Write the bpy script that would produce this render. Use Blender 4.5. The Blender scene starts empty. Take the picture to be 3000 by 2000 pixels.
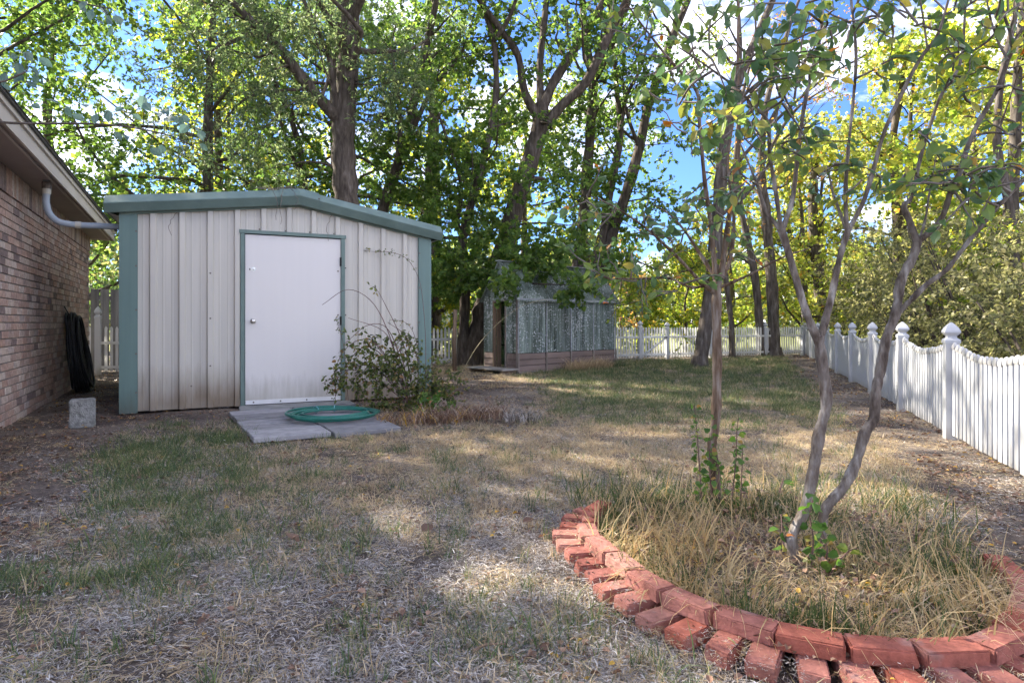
import bpy, bmesh, math, random
import numpy as np
from mathutils import Vector

random.seed(7)
RNG = np.random.default_rng(7)
R = math.radians
S = bpy.context.scene
COL = S.collection

# ---------------------------------------------------------------- camera, sky, sun, exposure
CAM_H = 1.1
cam = bpy.data.cameras.new('camera')
cam.sensor_width = 36.0
cam.lens = 36.0 * 1420.0 / 2352.0
cam.shift_y = -44.0 / 2352.0
cam.clip_start = 0.05
cam.clip_end = 1500.0
camo = bpy.data.objects.new('camera', cam)
camo.location = (0, 0, CAM_H)
camo.rotation_euler = (R(90), 0, 0)
COL.objects.link(camo)
S.camera = camo

SUN_AZ = (-0.88, 0.475)          # horizontal direction towards the sun
SUN_EL = R(37)
world = bpy.data.worlds.new('World')
S.world = world
world.use_nodes = True
wn = world.node_tree
wn.nodes.clear()
w_out = wn.nodes.new('ShaderNodeOutputWorld')
w_bg = wn.nodes.new('ShaderNodeBackground')
w_bg.inputs['Strength'].default_value = 0.1
w_sky = wn.nodes.new('ShaderNodeTexSky')
w_sky.sky_type = 'NISHITA'
w_sky.sun_disc = False
w_sky.sun_elevation = SUN_EL
w_sky.sun_rotation = math.atan2(SUN_AZ[0], SUN_AZ[1])
w_sky.altitude = 0
w_sky.air_density = 1.0
w_sky.dust_density = 0.3
w_sky.ozone_density = 2.5
w_co = wn.nodes.new('ShaderNodeTexCoord')
w_map = wn.nodes.new('ShaderNodeMapping')
w_map.inputs['Scale'].default_value = (1.0, 1.0, 2.2)
w_map.inputs['Location'].default_value = (1.4, 8.8, 5.1)
w_nz = wn.nodes.new('ShaderNodeTexNoise')
w_nz.inputs['Scale'].default_value = 2.6
w_nz.inputs['Detail'].default_value = 7
w_nz.inputs['Roughness'].default_value = 0.58
w_rp = wn.nodes.new('ShaderNodeValToRGB')
w_rp.color_ramp.elements[0].position = 0.49
w_rp.color_ramp.elements[1].position = 0.66
w_mx = wn.nodes.new('ShaderNodeMixRGB')
w_mx.inputs['Color2'].default_value = (15.0, 14.0, 12.8, 1)
w_gm = wn.nodes.new('ShaderNodeMixRGB')
w_gm.blend_type = 'MULTIPLY'
w_gm.inputs['Fac'].default_value = 1.0
w_gm.inputs['Color2'].default_value = (0.38, 0.51, 0.80, 1)
L = wn.links.new
L(w_co.outputs['Generated'], w_map.inputs['Vector'])
L(w_map.outputs['Vector'], w_nz.inputs['Vector'])
w_sx = wn.nodes.new('ShaderNodeSeparateXYZ')           # cloud banks stack up towards the horizon
w_ma = wn.nodes.new('ShaderNodeMath'); w_ma.operation = 'MULTIPLY_ADD'
w_ma.inputs[1].default_value = -0.03
w_m2 = wn.nodes.new('ShaderNodeMath'); w_m2.operation = 'ADD'; w_m2.inputs[1].default_value = 0.02
L(w_co.outputs['Generated'], w_sx.inputs['Vector'])
L(w_sx.outputs['Z'], w_ma.inputs[0]); L(w_nz.outputs['Fac'], w_ma.inputs[2]); L(w_ma.outputs[0], w_m2.inputs[0])
L(w_m2.outputs[0], w_rp.inputs['Fac'])
L(w_rp.outputs['Color'], w_mx.inputs['Fac'])
L(w_sky.outputs['Color'], w_gm.inputs['Color1'])
L(w_gm.outputs['Color'], w_mx.inputs['Color1'])
L(w_mx.outputs['Color'], w_bg.inputs['Color'])
L(w_bg.outputs['Background'], w_out.inputs['Surface'])

sun = bpy.data.lights.new('sun', 'SUN')
sun.energy = 5.0
sun.angle = R(0.6)
sun.color = (1.0, 0.93, 0.80)
suno = bpy.data.objects.new('sun', sun)
_d = Vector((SUN_AZ[0] * math.cos(SUN_EL), SUN_AZ[1] * math.cos(SUN_EL), math.sin(SUN_EL)))
suno.rotation_euler = _d.to_track_quat('Z', 'Y').to_euler()
suno.location = (-20, 8, 20)
COL.objects.link(suno)

S.view_settings.view_transform = 'Standard'
S.view_settings.look = 'None'
S.view_settings.gamma = 1.0
S.view_settings.use_curve_mapping = False
S.view_settings.exposure = 2.1
S.render.engine = 'CYCLES'
S.cycles.max_bounces = 5
S.cycles.diffuse_bounces = 3
S.cycles.transmission_bounces = 3
S.cycles.adaptive_threshold = 0.025
S.cycles.debug_use_spatial_splits = True
S.cycles.transparent_max_bounces = 6
S.cycles.use_denoising = True

# ---------------------------------------------------------------- helpers
F, HZ = 1420.0, 740.0
def P(px, py, Y):
    """survey point: bearing/height reading taken at the tripod, at distance Y"""
    return np.array([(px - 1176.0) / F * Y, Y, CAM_H + (HZ - py) / F * Y])

def tag(o, label=None, cat=None, group=None, kind=None):
    if label: o['label'] = label
    if cat: o['category'] = cat
    if group: o['group'] = group
    if kind: o['kind'] = kind
    return o

def empty(name, loc, rz=0, label=None, cat=None, group=None):
    o = bpy.data.objects.new(name, None)
    o.empty_display_size = 0.2
    o.location = tuple(float(v) for v in loc)
    o.rotation_euler = (0, 0, rz)
    COL.objects.link(o)
    return tag(o, label, cat, group)

def link_mesh(name, me, mat=None, parent=None):
    o = bpy.data.objects.new(name, me)
    if mat is not None and not me.materials:
        me.materials.append(mat)
    if parent is not None:
        o.parent = parent
    COL.objects.link(o)
    return o

def np_mesh(name, V, Fq, smooth=False, nvert=4):
    """mesh from arrays: V (n,3), Fq (m,k) of equal-sided faces"""
    me = bpy.data.meshes.new(name)
    V = np.asarray(V, dtype=np.float32); Fq = np.asarray(Fq, dtype=np.int32)
    k = Fq.shape[1]
    me.vertices.add(len(V)); me.vertices.foreach_set('co', V.ravel())
    me.loops.add(Fq.size); me.loops.foreach_set('vertex_index', Fq.ravel())
    me.polygons.add(len(Fq))
    me.polygons.foreach_set('loop_start', np.arange(0, Fq.size, k, dtype=np.int32))
    me.polygons.foreach_set('loop_total', np.full(len(Fq), k, dtype=np.int32))
    if smooth:
        me.polygons.foreach_set('use_smooth', np.ones(len(Fq), dtype=bool))
    me.update(calc_edges=True)
    return me

def face_attr(me, name, vals):
    a = me.attributes.new(name, 'FLOAT', 'FACE')
    a.data.foreach_set('value', np.asarray(vals, dtype=np.float32))

class MB:
    def __init__(s): s.v = []; s.f = []; s.rnd = []
    def add(s, vs, fs, r=None):
        b = len(s.v)
        s.v.extend([tuple(map(float, p)) for p in vs])
        s.f.extend([tuple(i + b for i in f) for f in fs])
        if r is not None: s.rnd.extend([r] * len(fs))
        return s
    def box(s, x0, x1, y0, y1, z0, z1, r=None):
        v = [(x0,y0,z0),(x1,y0,z0),(x1,y1,z0),(x0,y1,z0),(x0,y0,z1),(x1,y0,z1),(x1,y1,z1),(x0,y1,z1)]
        return s.add(v, [(0,3,2,1),(4,5,6,7),(0,1,5,4),(1,2,6,5),(2,3,7,6),(3,0,4,7)], r)
    def bar(s, a, b, w, h, up=(0,0,1)):
        a = Vector(a); b = Vector(b); d = (b - a).normalized()
        u = d.cross(Vector(up)).normalized() * (w / 2); n = u.cross(d).normalized() * (h / 2)
        v = [a-u-n, a+u-n, a+u+n, a-u+n, b-u-n, b+u-n, b+u+n, b-u+n]
        return s.add(v, [(0,1,2,3),(7,6,5,4),(0,4,5,1),(1,5,6,2),(2,6,7,3),(3,7,4,0)])
    def prism(s, poly, a, b):
        """extrude list of 3d points 'poly' (planar) by vector b-a"""
        d = Vector(b) - Vector(a); n = len(poly)
        p0 = [Vector(p) for p in poly]; p1 = [p + d for p in p0]
        fs = [tuple(range(n)), tuple(range(2*n-1, n-1, -1))]
        fs += [(i, n + i, n + (i+1) % n, (i+1) % n) for i in range(n)]
        return s.add(p0 + p1, fs)
    def tube(s, pts, rad, n=8, cap=True):
        v, f = tube_arrays(pts, rad, n, cap)
        return s.add(v, f)
    def build(s, name, mat, parent=None, smooth=False, bevel=0):
        me = bpy.data.meshes.new(name)
        me.from_pydata(s.v, [], s.f)
        me.update()
        bm = bmesh.new(); bm.from_mesh(me)
        bmesh.ops.recalc_face_normals(bm, faces=bm.faces)
        if bevel:
            bmesh.ops.bevel(bm, geom=list(bm.edges), offset=bevel, segments=1, affect='EDGES', clamp_overlap=True)
        bm.to_mesh(me); bm.free()
        if smooth:
            me.polygons.foreach_set('use_smooth', np.ones(len(me.polygons), dtype=bool))
        if s.rnd and not bevel and len(s.rnd) == len(me.polygons):
            face_attr(me, 'rnd', s.rnd)
        return link_mesh(name, me, mat, parent)

def tube_arrays(pts, rad, n=8, cap=True):
    pts = np.asarray(pts, dtype=float); rad = np.broadcast_to(np.asarray(rad, dtype=float), (len(pts),))
    t = np.gradient(pts, axis=0)
    t /= (np.linalg.norm(t, axis=1, keepdims=True) + 1e-9)
    ref = np.array([0.0, 0, 1]) if abs(t[0][2]) < 0.9 else np.array([1.0, 0, 0])
    u = np.cross(t, ref); u /= (np.linalg.norm(u, axis=1, keepdims=True) + 1e-9)
    for i in range(1, len(u)):                       # keep frames from flipping
        p = u[i-1] - t[i] * np.dot(u[i-1], t[i]); u[i] = p / (np.linalg.norm(p) + 1e-9)
    w = np.cross(t, u)
    a = np.linspace(0, 2*np.pi, n, endpoint=False)
    ring = np.cos(a)[None, :, None] * u[:, None, :] + np.sin(a)[None, :, None] * w[:, None, :]
    V = (pts[:, None, :] + ring * rad[:, None, None]).reshape(-1, 3)
    fs = []
    for i in range(len(pts) - 1):
        for j in range(n):
            k = (j + 1) % n
            fs.append((i*n + j, i*n + k, (i+1)*n + k, (i+1)*n + j))
    if cap:
        fs.append(tuple(range(n))[::-1]); fs.append(tuple((len(pts)-1)*n + j for j in range(n)))
    return V, fs

class Tubes:
    """many tubes into one quad mesh, vectorised"""
    def __init__(s): s.V = []; s.F = []; s.n = 0
    def add(s, pts, rad, n=6):
        V, fs = tube_arrays(pts, rad, n, cap=False)
        s.V.append(V); s.F.append(np.asarray(fs, dtype=np.int32) + s.n); s.n += len(V)
    def mesh(s, name, off=(0, 0, 0), rough=0.0):
        V = np.concatenate(s.V) - np.asarray(off)[None]
        return np_mesh(name, V, np.concatenate(s.F), smooth=True)

def smooth_line(pts, m=4, rad=None):
    """Catmull-Rom resample of a polyline (and radii)"""
    p = np.asarray(pts, dtype=float); n = len(p)
    r = None if rad is None else np.asarray(rad, dtype=float)
    q = np.vstack([2*p[0]-p[1], p, 2*p[-1]-p[-2]])
    out = []; ro = []
    for i in range(n - 1):
        for k in range(m):
            t = k / m
            a, b, c, d = q[i], q[i+1], q[i+2], q[i+3]
            out.append(0.5*((2*b) + (-a+c)*t + (2*a-5*b+4*c-d)*t*t + (-a+3*b-3*c+d)*t**3))
            if r is not None: ro.append(r[i]*(1-t) + r[i+1]*t)
    out.append(p[-1])
    if r is not None: ro.append(r[-1]); return np.array(out), np.array(ro)
    return np.array(out)

def vnoise(x, y, scale, seed=0):
    """tiling value noise 0..1"""
    g = np.random.default_rng(seed).random((64, 64))
    x = np.asarray(x) * scale; y = np.asarray(y) * scale
    xi = np.floor(x).astype(int); yi = np.floor(y).astype(int)
    fx = x - xi; fy = y - yi
    fx = fx*fx*(3-2*fx); fy = fy*fy*(3-2*fy)
    a = g[xi % 64, yi % 64]; b = g[(xi+1) % 64, yi % 64]; c = g[xi % 64, (yi+1) % 64]; d = g[(xi+1) % 64, (yi+1) % 64]
    return (a*(1-fx)+b*fx)*(1-fy) + (c*(1-fx)+d*fx)*fy
def fbm(x, y, scale, seed=0):
    return (vnoise(x, y, scale, seed)*0.5 + vnoise(x, y, scale*2.1, seed+1)*0.3 + vnoise(x, y, scale*4.3, seed+2)*0.2)

# ---------------------------------------------------------------- materials
def node_mat(name):
    m = bpy.data.materials.new(name); m.use_nodes = True
    nt = m.node_tree
    b = nt.nodes['Principled BSDF']
    return m, nt, b
def N(nt, t, **kw):
    n = nt.nodes.new(t)
    for k, v in kw.items(): setattr(n, k, v)
    return n
def ramp(nt, stops):
    r = nt.nodes.new('ShaderNodeValToRGB')
    e = r.color_ramp.elements
    while len(e) > 1: e.remove(e[-1])
    e[0].position = stops[0][0]; e[0].color = (*stops[0][1], 1)
    for p, c in stops[1:]:
        x = e.new(p); x.color = (*c, 1)
    return r

def surf(name, stops, scale=8, rough=0.7, bump=0.2, bscale=None, stretch=(1,1,1), detail=6, spec=0.3, rand=0.0, metallic=0.0, nrough=0.6):
    """noise-driven colour ramp + bump, object coordinates; rand: value jitter per object"""
    m, nt, b = node_mat(name)
    co = N(nt, 'ShaderNodeTexCoord'); mp = N(nt, 'ShaderNodeMapping')
    mp.inputs['Scale'].default_value = stretch
    nz = N(nt, 'ShaderNodeTexNoise'); nz.inputs['Scale'].default_value = scale
    nz.inputs['Detail'].default_value = detail; nz.inputs['Roughness'].default_value = nrough
    rp = ramp(nt, stops)
    l = nt.links.new
    l(co.outputs['Object'], mp.inputs['Vector']); l(mp.outputs['Vector'], nz.inputs['Vector'])
    l(nz.outputs['Fac'], rp.inputs['Fac'])
    colr = rp.outputs['Color']
    if rand:
        oi = N(nt, 'ShaderNodeObjectInfo'); hs = N(nt, 'ShaderNodeHueSaturation')
        mr = N(nt, 'ShaderNodeMapRange'); mr.inputs['To Min'].default_value = 1 - rand; mr.inputs['To Max'].default_value = 1 + rand
        l(oi.outputs['Random'], mr.inputs['Value']); l(mr.outputs['Result'], hs.inputs['Value']); l(colr, hs.inputs['Color'])
        colr = hs.outputs['Color']
    l(colr, b.inputs['Base Color'])
    b.inputs['Roughness'].default_value = rough
    b.inputs['Specular IOR Level'].default_value = spec
    b.inputs['Metallic'].default_value = metallic
    if bump:
        n2 = N(nt, 'ShaderNodeTexNoise'); n2.inputs['Scale'].default_value = bscale or scale * 4
        n2.inputs['Detail'].default_value = 5
        bp = N(nt, 'ShaderNodeBump'); bp.inputs['Strength'].default_value = bump; bp.inputs['Distance'].default_value = 0.02
        l(mp.outputs['Vector'], n2.inputs['Vector']); l(n2.outputs['Fac'], bp.inputs['Height']); l(bp.outputs['Normal'], b.inputs['Normal'])
    return m

def leaf_mat(name, stops, trans=0.52, rough=0.45, inst=False, spec=0.35, tval=2.8):
    """per-leaf colour from the 'rnd' attribute; translucent blades"""
    m, nt, b = node_mat(name)
    l = nt.links.new
    at = N(nt, 'ShaderNodeAttribute'); at.attribute_name = 'rnd'
    rp = ramp(nt, stops)
    fac = at.outputs['Fac']
    if inst:
        oi = N(nt, 'ShaderNodeObjectInfo'); ad = N(nt, 'ShaderNodeMath', operation='ADD'); sc = N(nt, 'ShaderNodeMath', operation='MULTIPLY_ADD')
        sc.inputs[1].default_value = 0.5; sc.inputs[2].default_value = -0.25
        l(oi.outputs['Random'], sc.inputs[0]); l(fac, ad.inputs[0]); l(sc.outputs[0], ad.inputs[1]); fac = ad.outputs[0]
    l(fac, rp.inputs['Fac'])
    l(rp.outputs['Color'], b.inputs['Base Color'])
    b.inputs['Roughness'].default_value = rough; b.inputs['Specular IOR Level'].default_value = spec
    tr = N(nt, 'ShaderNodeBsdfTranslucent'); mx = N(nt, 'ShaderNodeMixShader'); mx.inputs['Fac'].default_value = trans
    hs = N(nt, 'ShaderNodeHueSaturation'); hs.inputs['Value'].default_value = tval; hs.inputs['Saturation'].default_value = 1.08; hs.inputs['Hue'].default_value = 0.495
    l(rp.outputs['Color'], hs.inputs['Color']); l(hs.outputs['Color'], tr.inputs['Color'])
    out = nt.nodes['Material Output']
    l(b.outputs['BSDF'], mx.inputs[1]); l(tr.outputs['BSDF'], mx.inputs[2]); l(mx.outputs['Shader'], out.inputs['Surface'])
    return m

M = {}
GREENS = [(0.0,(0.055,0.098,0.026)),(0.45,(0.092,0.155,0.036)),(0.8,(0.13,0.195,0.042)),(1.0,(0.18,0.22,0.05))]
M['leaf_green'] = leaf_mat('leaf_green', GREENS, tval=2.3)
M['leaf_oak'] = leaf_mat('leaf_oak', [(0,(0.060,0.092,0.042)),(0.6,(0.11,0.150,0.066)),(1,(0.18,0.20,0.085))], trans=0.48)
M['leaf_lime'] = leaf_mat('leaf_lime', [(0,(0.09,0.14,0.025)),(0.5,(0.18,0.24,0.04)),(0.85,(0.32,0.32,0.05)),(1,(0.44,0.32,0.05))], trans=0.5)
M['leaf_yellow'] = leaf_mat('leaf_yellow', [(0,(0.10,0.14,0.03)),(0.35,(0.20,0.24,0.05)),(0.8,(0.33,0.34,0.08)),(0.96,(0.38,0.31,0.08)),(1,(0.40,0.19,0.05))], trans=0.5)
M['leaf_rust'] = leaf_mat('leaf_rust', [(0,(0.20,0.15,0.04)),(0.5,(0.38,0.24,0.06)),(1,(0.36,0.13,0.05))], trans=0.5)
M['leaf_olive'] = leaf_mat('leaf_olive', [(0,(0.06,0.065,0.03)),(0.5,(0.15,0.155,0.06)),(0.85,(0.25,0.235,0.10)),(1,(0.36,0.32,0.17))], trans=0.42)
M['leaf_crape'] = leaf_mat('leaf_crape', [(0,(0.05,0.095,0.045)),(0.5,(0.09,0.15,0.05)),(0.85,(0.16,0.20,0.045)),(0.96,(0.30,0.24,0.05)),(1,(0.38,0.12,0.03))], trans=0.4, rough=0.35, spec=0.5, inst=False)
M['leaf_crape_obj'] = leaf_mat('leaf_crape_obj', [(0,(0.05,0.095,0.045)),(0.3,(0.09,0.15,0.05)),(0.45,(0.16,0.20,0.045)),(0.5,(0.30,0.24,0.05))], trans=0.4, rough=0.35, spec=0.5, inst=True)
M['leaf_redbud'] = leaf_mat('leaf_redbud', [(0,(0.060,0.110,0.085)),(1,(0.11,0.165,0.125))], trans=0.3, rough=0.3, spec=0.6, inst=True)
M['leaf_vine'] = leaf_mat('leaf_vine', [(0,(0.04,0.09,0.02)),(0.7,(0.09,0.17,0.03)),(0.92,(0.2,0.2,0.05)),(1,(0.3,0.14,0.06))], trans=0.4)
M['leaf_bramble'] = leaf_mat('leaf_bramble', [(0,(0.05,0.06,0.025)),(0.5,(0.09,0.12,0.035)),(0.8,(0.14,0.17,0.04)),(1,(0.22,0.13,0.06))], trans=0.35)
M['leaf_far'] = leaf_mat('leaf_far', [(0,(0.05,0.075,0.04)),(0.6,(0.10,0.13,0.055)),(1,(0.24,0.21,0.07))], trans=0.4)
M['grass_green'] = leaf_mat('grass_green', [(0,(0.055,0.090,0.035)),(0.5,(0.10,0.150,0.055)),(0.85,(0.18,0.21,0.075)),(1,(0.38,0.32,0.16))], trans=0.3, inst=True, tval=1.4)
M['grass_tan'] = leaf_mat('grass_tan', [(0,(0.32,0.23,0.13)),(0.5,(0.52,0.39,0.23)),(0.85,(0.62,0.50,0.33)),(1,(0.28,0.27,0.11))], trans=0.3, inst=True, tval=1.4)
M['straw'] = leaf_mat('straw', [(0,(0.12,0.10,0.085)),(0.4,(0.34,0.30,0.265)),(0.8,(0.52,0.475,0.43)),(1,(0.64,0.60,0.56))], trans=0.1, inst=True, tval=1.4)
M['dead_leaf'] = leaf_mat('dead_leaf', [(0,(0.10,0.055,0.035)),(0.5,(0.22,0.125,0.08)),(0.8,(0.33,0.21,0.14)),(0.97,(0.45,0.37,0.27)),(1,(0.5,0.3,0.05))], trans=0.1, inst=True, tval=1.4)
M['bed_grass'] = leaf_mat('bed_grass', [(0,(0.045,0.075,0.028)),(0.3,(0.10,0.135,0.04)),(0.42,(0.32,0.25,0.12)),(0.7,(0.50,0.38,0.20)),(0.9,(0.58,0.42,0.21)),(1,(0.5,0.27,0.10))], trans=0.35, tval=1.4)
M['bark'] = surf('bark', [(0.3,(0.045,0.036,0.030)),(0.55,(0.12,0.10,0.085)),(0.75,(0.22,0.20,0.18))], scale=14, stretch=(1,1,0.18), rough=0.95, bump=1.0, bscale=22, spec=0.1)
M['bark_dark'] = surf('bark_dark', [(0.3,(0.040,0.031,0.026)),(0.55,(0.105,0.085,0.070)),(0.78,(0.22,0.19,0.165))], scale=14, stretch=(1,1,0.2), rough=0.95, bump=1.0, bscale=20, spec=0.1)
M['bark_crape'] = surf('bark_crape', [(0.33,(0.060,0.043,0.033)),(0.44,(0.125,0.098,0.080)),(0.55,(0.20,0.170,0.146)),(0.66,(0.33,0.30,0.27))], scale=26, stretch=(1,1,0.28), rough=0.8, bump=0.8, bscale=45, spec=0.2)
M['bark_peel'] = surf('bark_peel', [(0.35,(0.06,0.038,0.026)),(0.5,(0.155,0.105,0.072)),(0.65,(0.28,0.235,0.20))], scale=32, stretch=(1,1,0.14), rough=0.85, bump=0.8, bscale=40, spec=0.15)
M['twig'] = surf('twig', [(0.3,(0.10,0.08,0.065)),(0.7,(0.25,0.215,0.19))], scale=20, rough=0.9, bump=0)
M['twig_dark'] = surf('twig_dark', [(0.3,(0.04,0.032,0.028)),(0.7,(0.10,0.085,0.07))], scale=20, rough=0.9, bump=0)
M['cane_red'] = surf('cane_red', [(0.3,(0.10,0.055,0.05)),(0.7,(0.20,0.12,0.10))], scale=20, rough=0.8, bump=0)
M['pale_cane'] = surf('pale_cane', [(0.3,(0.36,0.30,0.16)),(0.7,(0.5,0.43,0.27))], scale=10, rough=0.7, bump=0)
M['vinyl_dirty'] = surf('vinyl_dirty', [(0.25,(0.66,0.65,0.63)),(0.7,(0.82,0.82,0.82))], scale=3, rough=0.5, bump=0.03, bscale=30, spec=0.3)
def vinyl_thin():
    m = M['vinyl_dirty'].copy(); m.name = 'vinyl_thin'; nt = m.node_tree; l = nt.links.new
    tr = nt.nodes.new('ShaderNodeBsdfTranslucent'); tr.inputs['Color'].default_value = (.8,.79,.77,1)
    mx = nt.nodes.new('ShaderNodeMixShader'); mx.inputs['Fac'].default_value = .4
    l(nt.nodes['Principled BSDF'].outputs['BSDF'], mx.inputs[1]); l(tr.outputs['BSDF'], mx.inputs[2]); l(mx.outputs['Shader'], nt.nodes['Material Output'].inputs['Surface'])
    return m
M['vinyl_thin'] = vinyl_thin()
M['grey_wood'] = surf('grey_wood', [(0.3,(0.10,0.095,0.095)),(0.6,(0.24,0.225,0.215)),(0.8,(0.33,0.31,0.29))], scale=9, stretch=(1,1,0.08), rough=0.9, bump=0.5, bscale=30, rand=0.2)
M['dark_gap'] = surf('dark_gap', [(0.3,(0.03,0.028,0.026)),(0.7,(0.06,0.055,0.05))], scale=6, rough=0.95, bump=0)
M['green_metal'] = surf('green_metal', [(0.25,(0.10,0.148,0.130)),(0.6,(0.145,0.205,0.182)),(0.85,(0.21,0.265,0.24))], scale=3.5, rough=0.5, bump=0.06, bscale=60, spec=0.4)
M['steel'] = surf('steel', [(0.3,(0.45,0.43,0.40)),(0.7,(0.62,0.60,0.57))], scale=8, rough=0.3, bump=0, metallic=1.0)
M['rust_screw'] = surf('rust_screw', [(0.3,(0.08,0.06,0.05)),(0.7,(0.22,0.19,0.17))], scale=30, rough=0.7, bump=0, metallic=0.4)
M['black_metal'] = surf('black_metal', [(0.3,(0.02,0.02,0.02)),(0.7,(0.04,0.04,0.04))], scale=30, rough=0.5, bump=0)
M['roof_metal'] = surf('roof_metal', [(0.3,(0.35,0.36,0.34)),(0.7,(0.5,0.5,0.48))], scale=3, rough=0.5, bump=0.05)
M['shingle'] = surf('shingle', [(0.3,(0.05,0.045,0.04)),(0.7,(0.12,0.11,0.10))], scale=30, rough=0.95, bump=0.6)
M['fascia'] = surf('fascia', [(0.3,(0.46,0.41,0.36)),(0.7,(0.58,0.53,0.47))], scale=3, rough=0.6, bump=0.05, stretch=(0.3,1,1))
M['soffit'] = surf('soffit', [(0.3,(0.30,0.245,0.22)),(0.7,(0.36,0.30,0.27))], scale=2, rough=0.7, bump=0.03)
M['mortar'] = surf('mortar', [(0.3,(0.17,0.15,0.135)),(0.7,(0.27,0.245,0.22))], scale=14, rough=0.95, bump=0.5)
M['pvc'] = surf('pvc', [(0.3,(0.27,0.31,0.36)),(0.7,(0.34,0.38,0.43))], scale=6, rough=0.45, bump=0)
M['pvc_joint'] = surf('pvc_joint', [(0.3,(0.42,0.39,0.33)),(0.7,(0.5,0.47,0.40))], scale=6, rough=0.5, bump=0)
M['hose_black'] = surf('hose_black', [(0.3,(0.012,0.012,0.013)),(0.7,(0.028,0.028,0.03))], scale=12, rough=0.45, bump=0.05)
M['hose_green'] = surf('hose_green', [(0.3,(0.006,0.10,0.075)),(0.7,(0.014,0.155,0.115))], scale=9, rough=0.38, bump=0.04, spec=0.45)
M['hose_tie'] = surf('hose_tie', [(0.3,(0.10,0.28,0.30)),(0.7,(0.16,0.36,0.38))], scale=9, rough=0.5, bump=0)
M['concrete'] = surf('concrete', [(0.28,(0.13,0.13,0.125)),(0.5,(0.25,0.25,0.235)),(0.72,(0.36,0.355,0.34))], scale=26, rough=0.95, bump=0.7, bscale=70)
M['paver'] = surf('paver', [(0.25,(0.17,0.165,0.17)),(0.5,(0.27,0.262,0.265)),(0.75,(0.36,0.345,0.34))], scale=7, rough=0.9, bump=0.35, bscale=60, rand=0.30)
M['sill_concrete'] = surf('sill_concrete', [(0.25,(0.15,0.155,0.15)),(0.6,(0.28,0.285,0.275)),(0.8,(0.38,0.38,0.37))], scale=5, rough=0.9, bump=0.3, bscale=60)
M['plank_brown'] = surf('plank_brown', [(0.25,(0.13,0.095,0.080)),(0.55,(0.225,0.165,0.140)),(0.8,(0.29,0.225,0.195))], scale=5, stretch=(0.15,1,1), rough=0.8, bump=0.25, bscale=40, rand=0.12)
M['batten'] = surf('batten', [(0.25,(0.15,0.12,0.10)),(0.7,(0.30,0.255,0.22))], scale=6, stretch=(1,1,0.2), rough=0.85, bump=0.2)
M['step_wood'] = surf('step_wood', [(0.25,(0.16,0.14,0.12)),(0.55,(0.33,0.30,0.27)),(0.8,(0.5,0.47,0.43))], scale=7, stretch=(0.3,1,1), rough=0.9, bump=0.4)
M['stake'] = surf('stake', [(0.3,(0.15,0.10,0.065)),(0.7,(0.27,0.19,0.13))], scale=9, stretch=(1,1,0.1), rough=0.9, bump=0.3)
M['white_siding'] = surf('white_siding', [(0.3,(0.66,0.66,0.66)),(0.7,(0.74,0.74,0.74))], scale=1, rough=0.7, bump=0)
M['dark_glass'] = surf('dark_glass', [(0.3,(0.03,0.035,0.04)),(0.7,(0.05,0.055,0.06))], scale=1, rough=0.1, bump=0)
M['grey_roof'] = surf('grey_roof', [(0.3,(0.20,0.20,0.21)),(0.7,(0.28,0.28,0.29))], scale=3, rough=0.9, bump=0)

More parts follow.
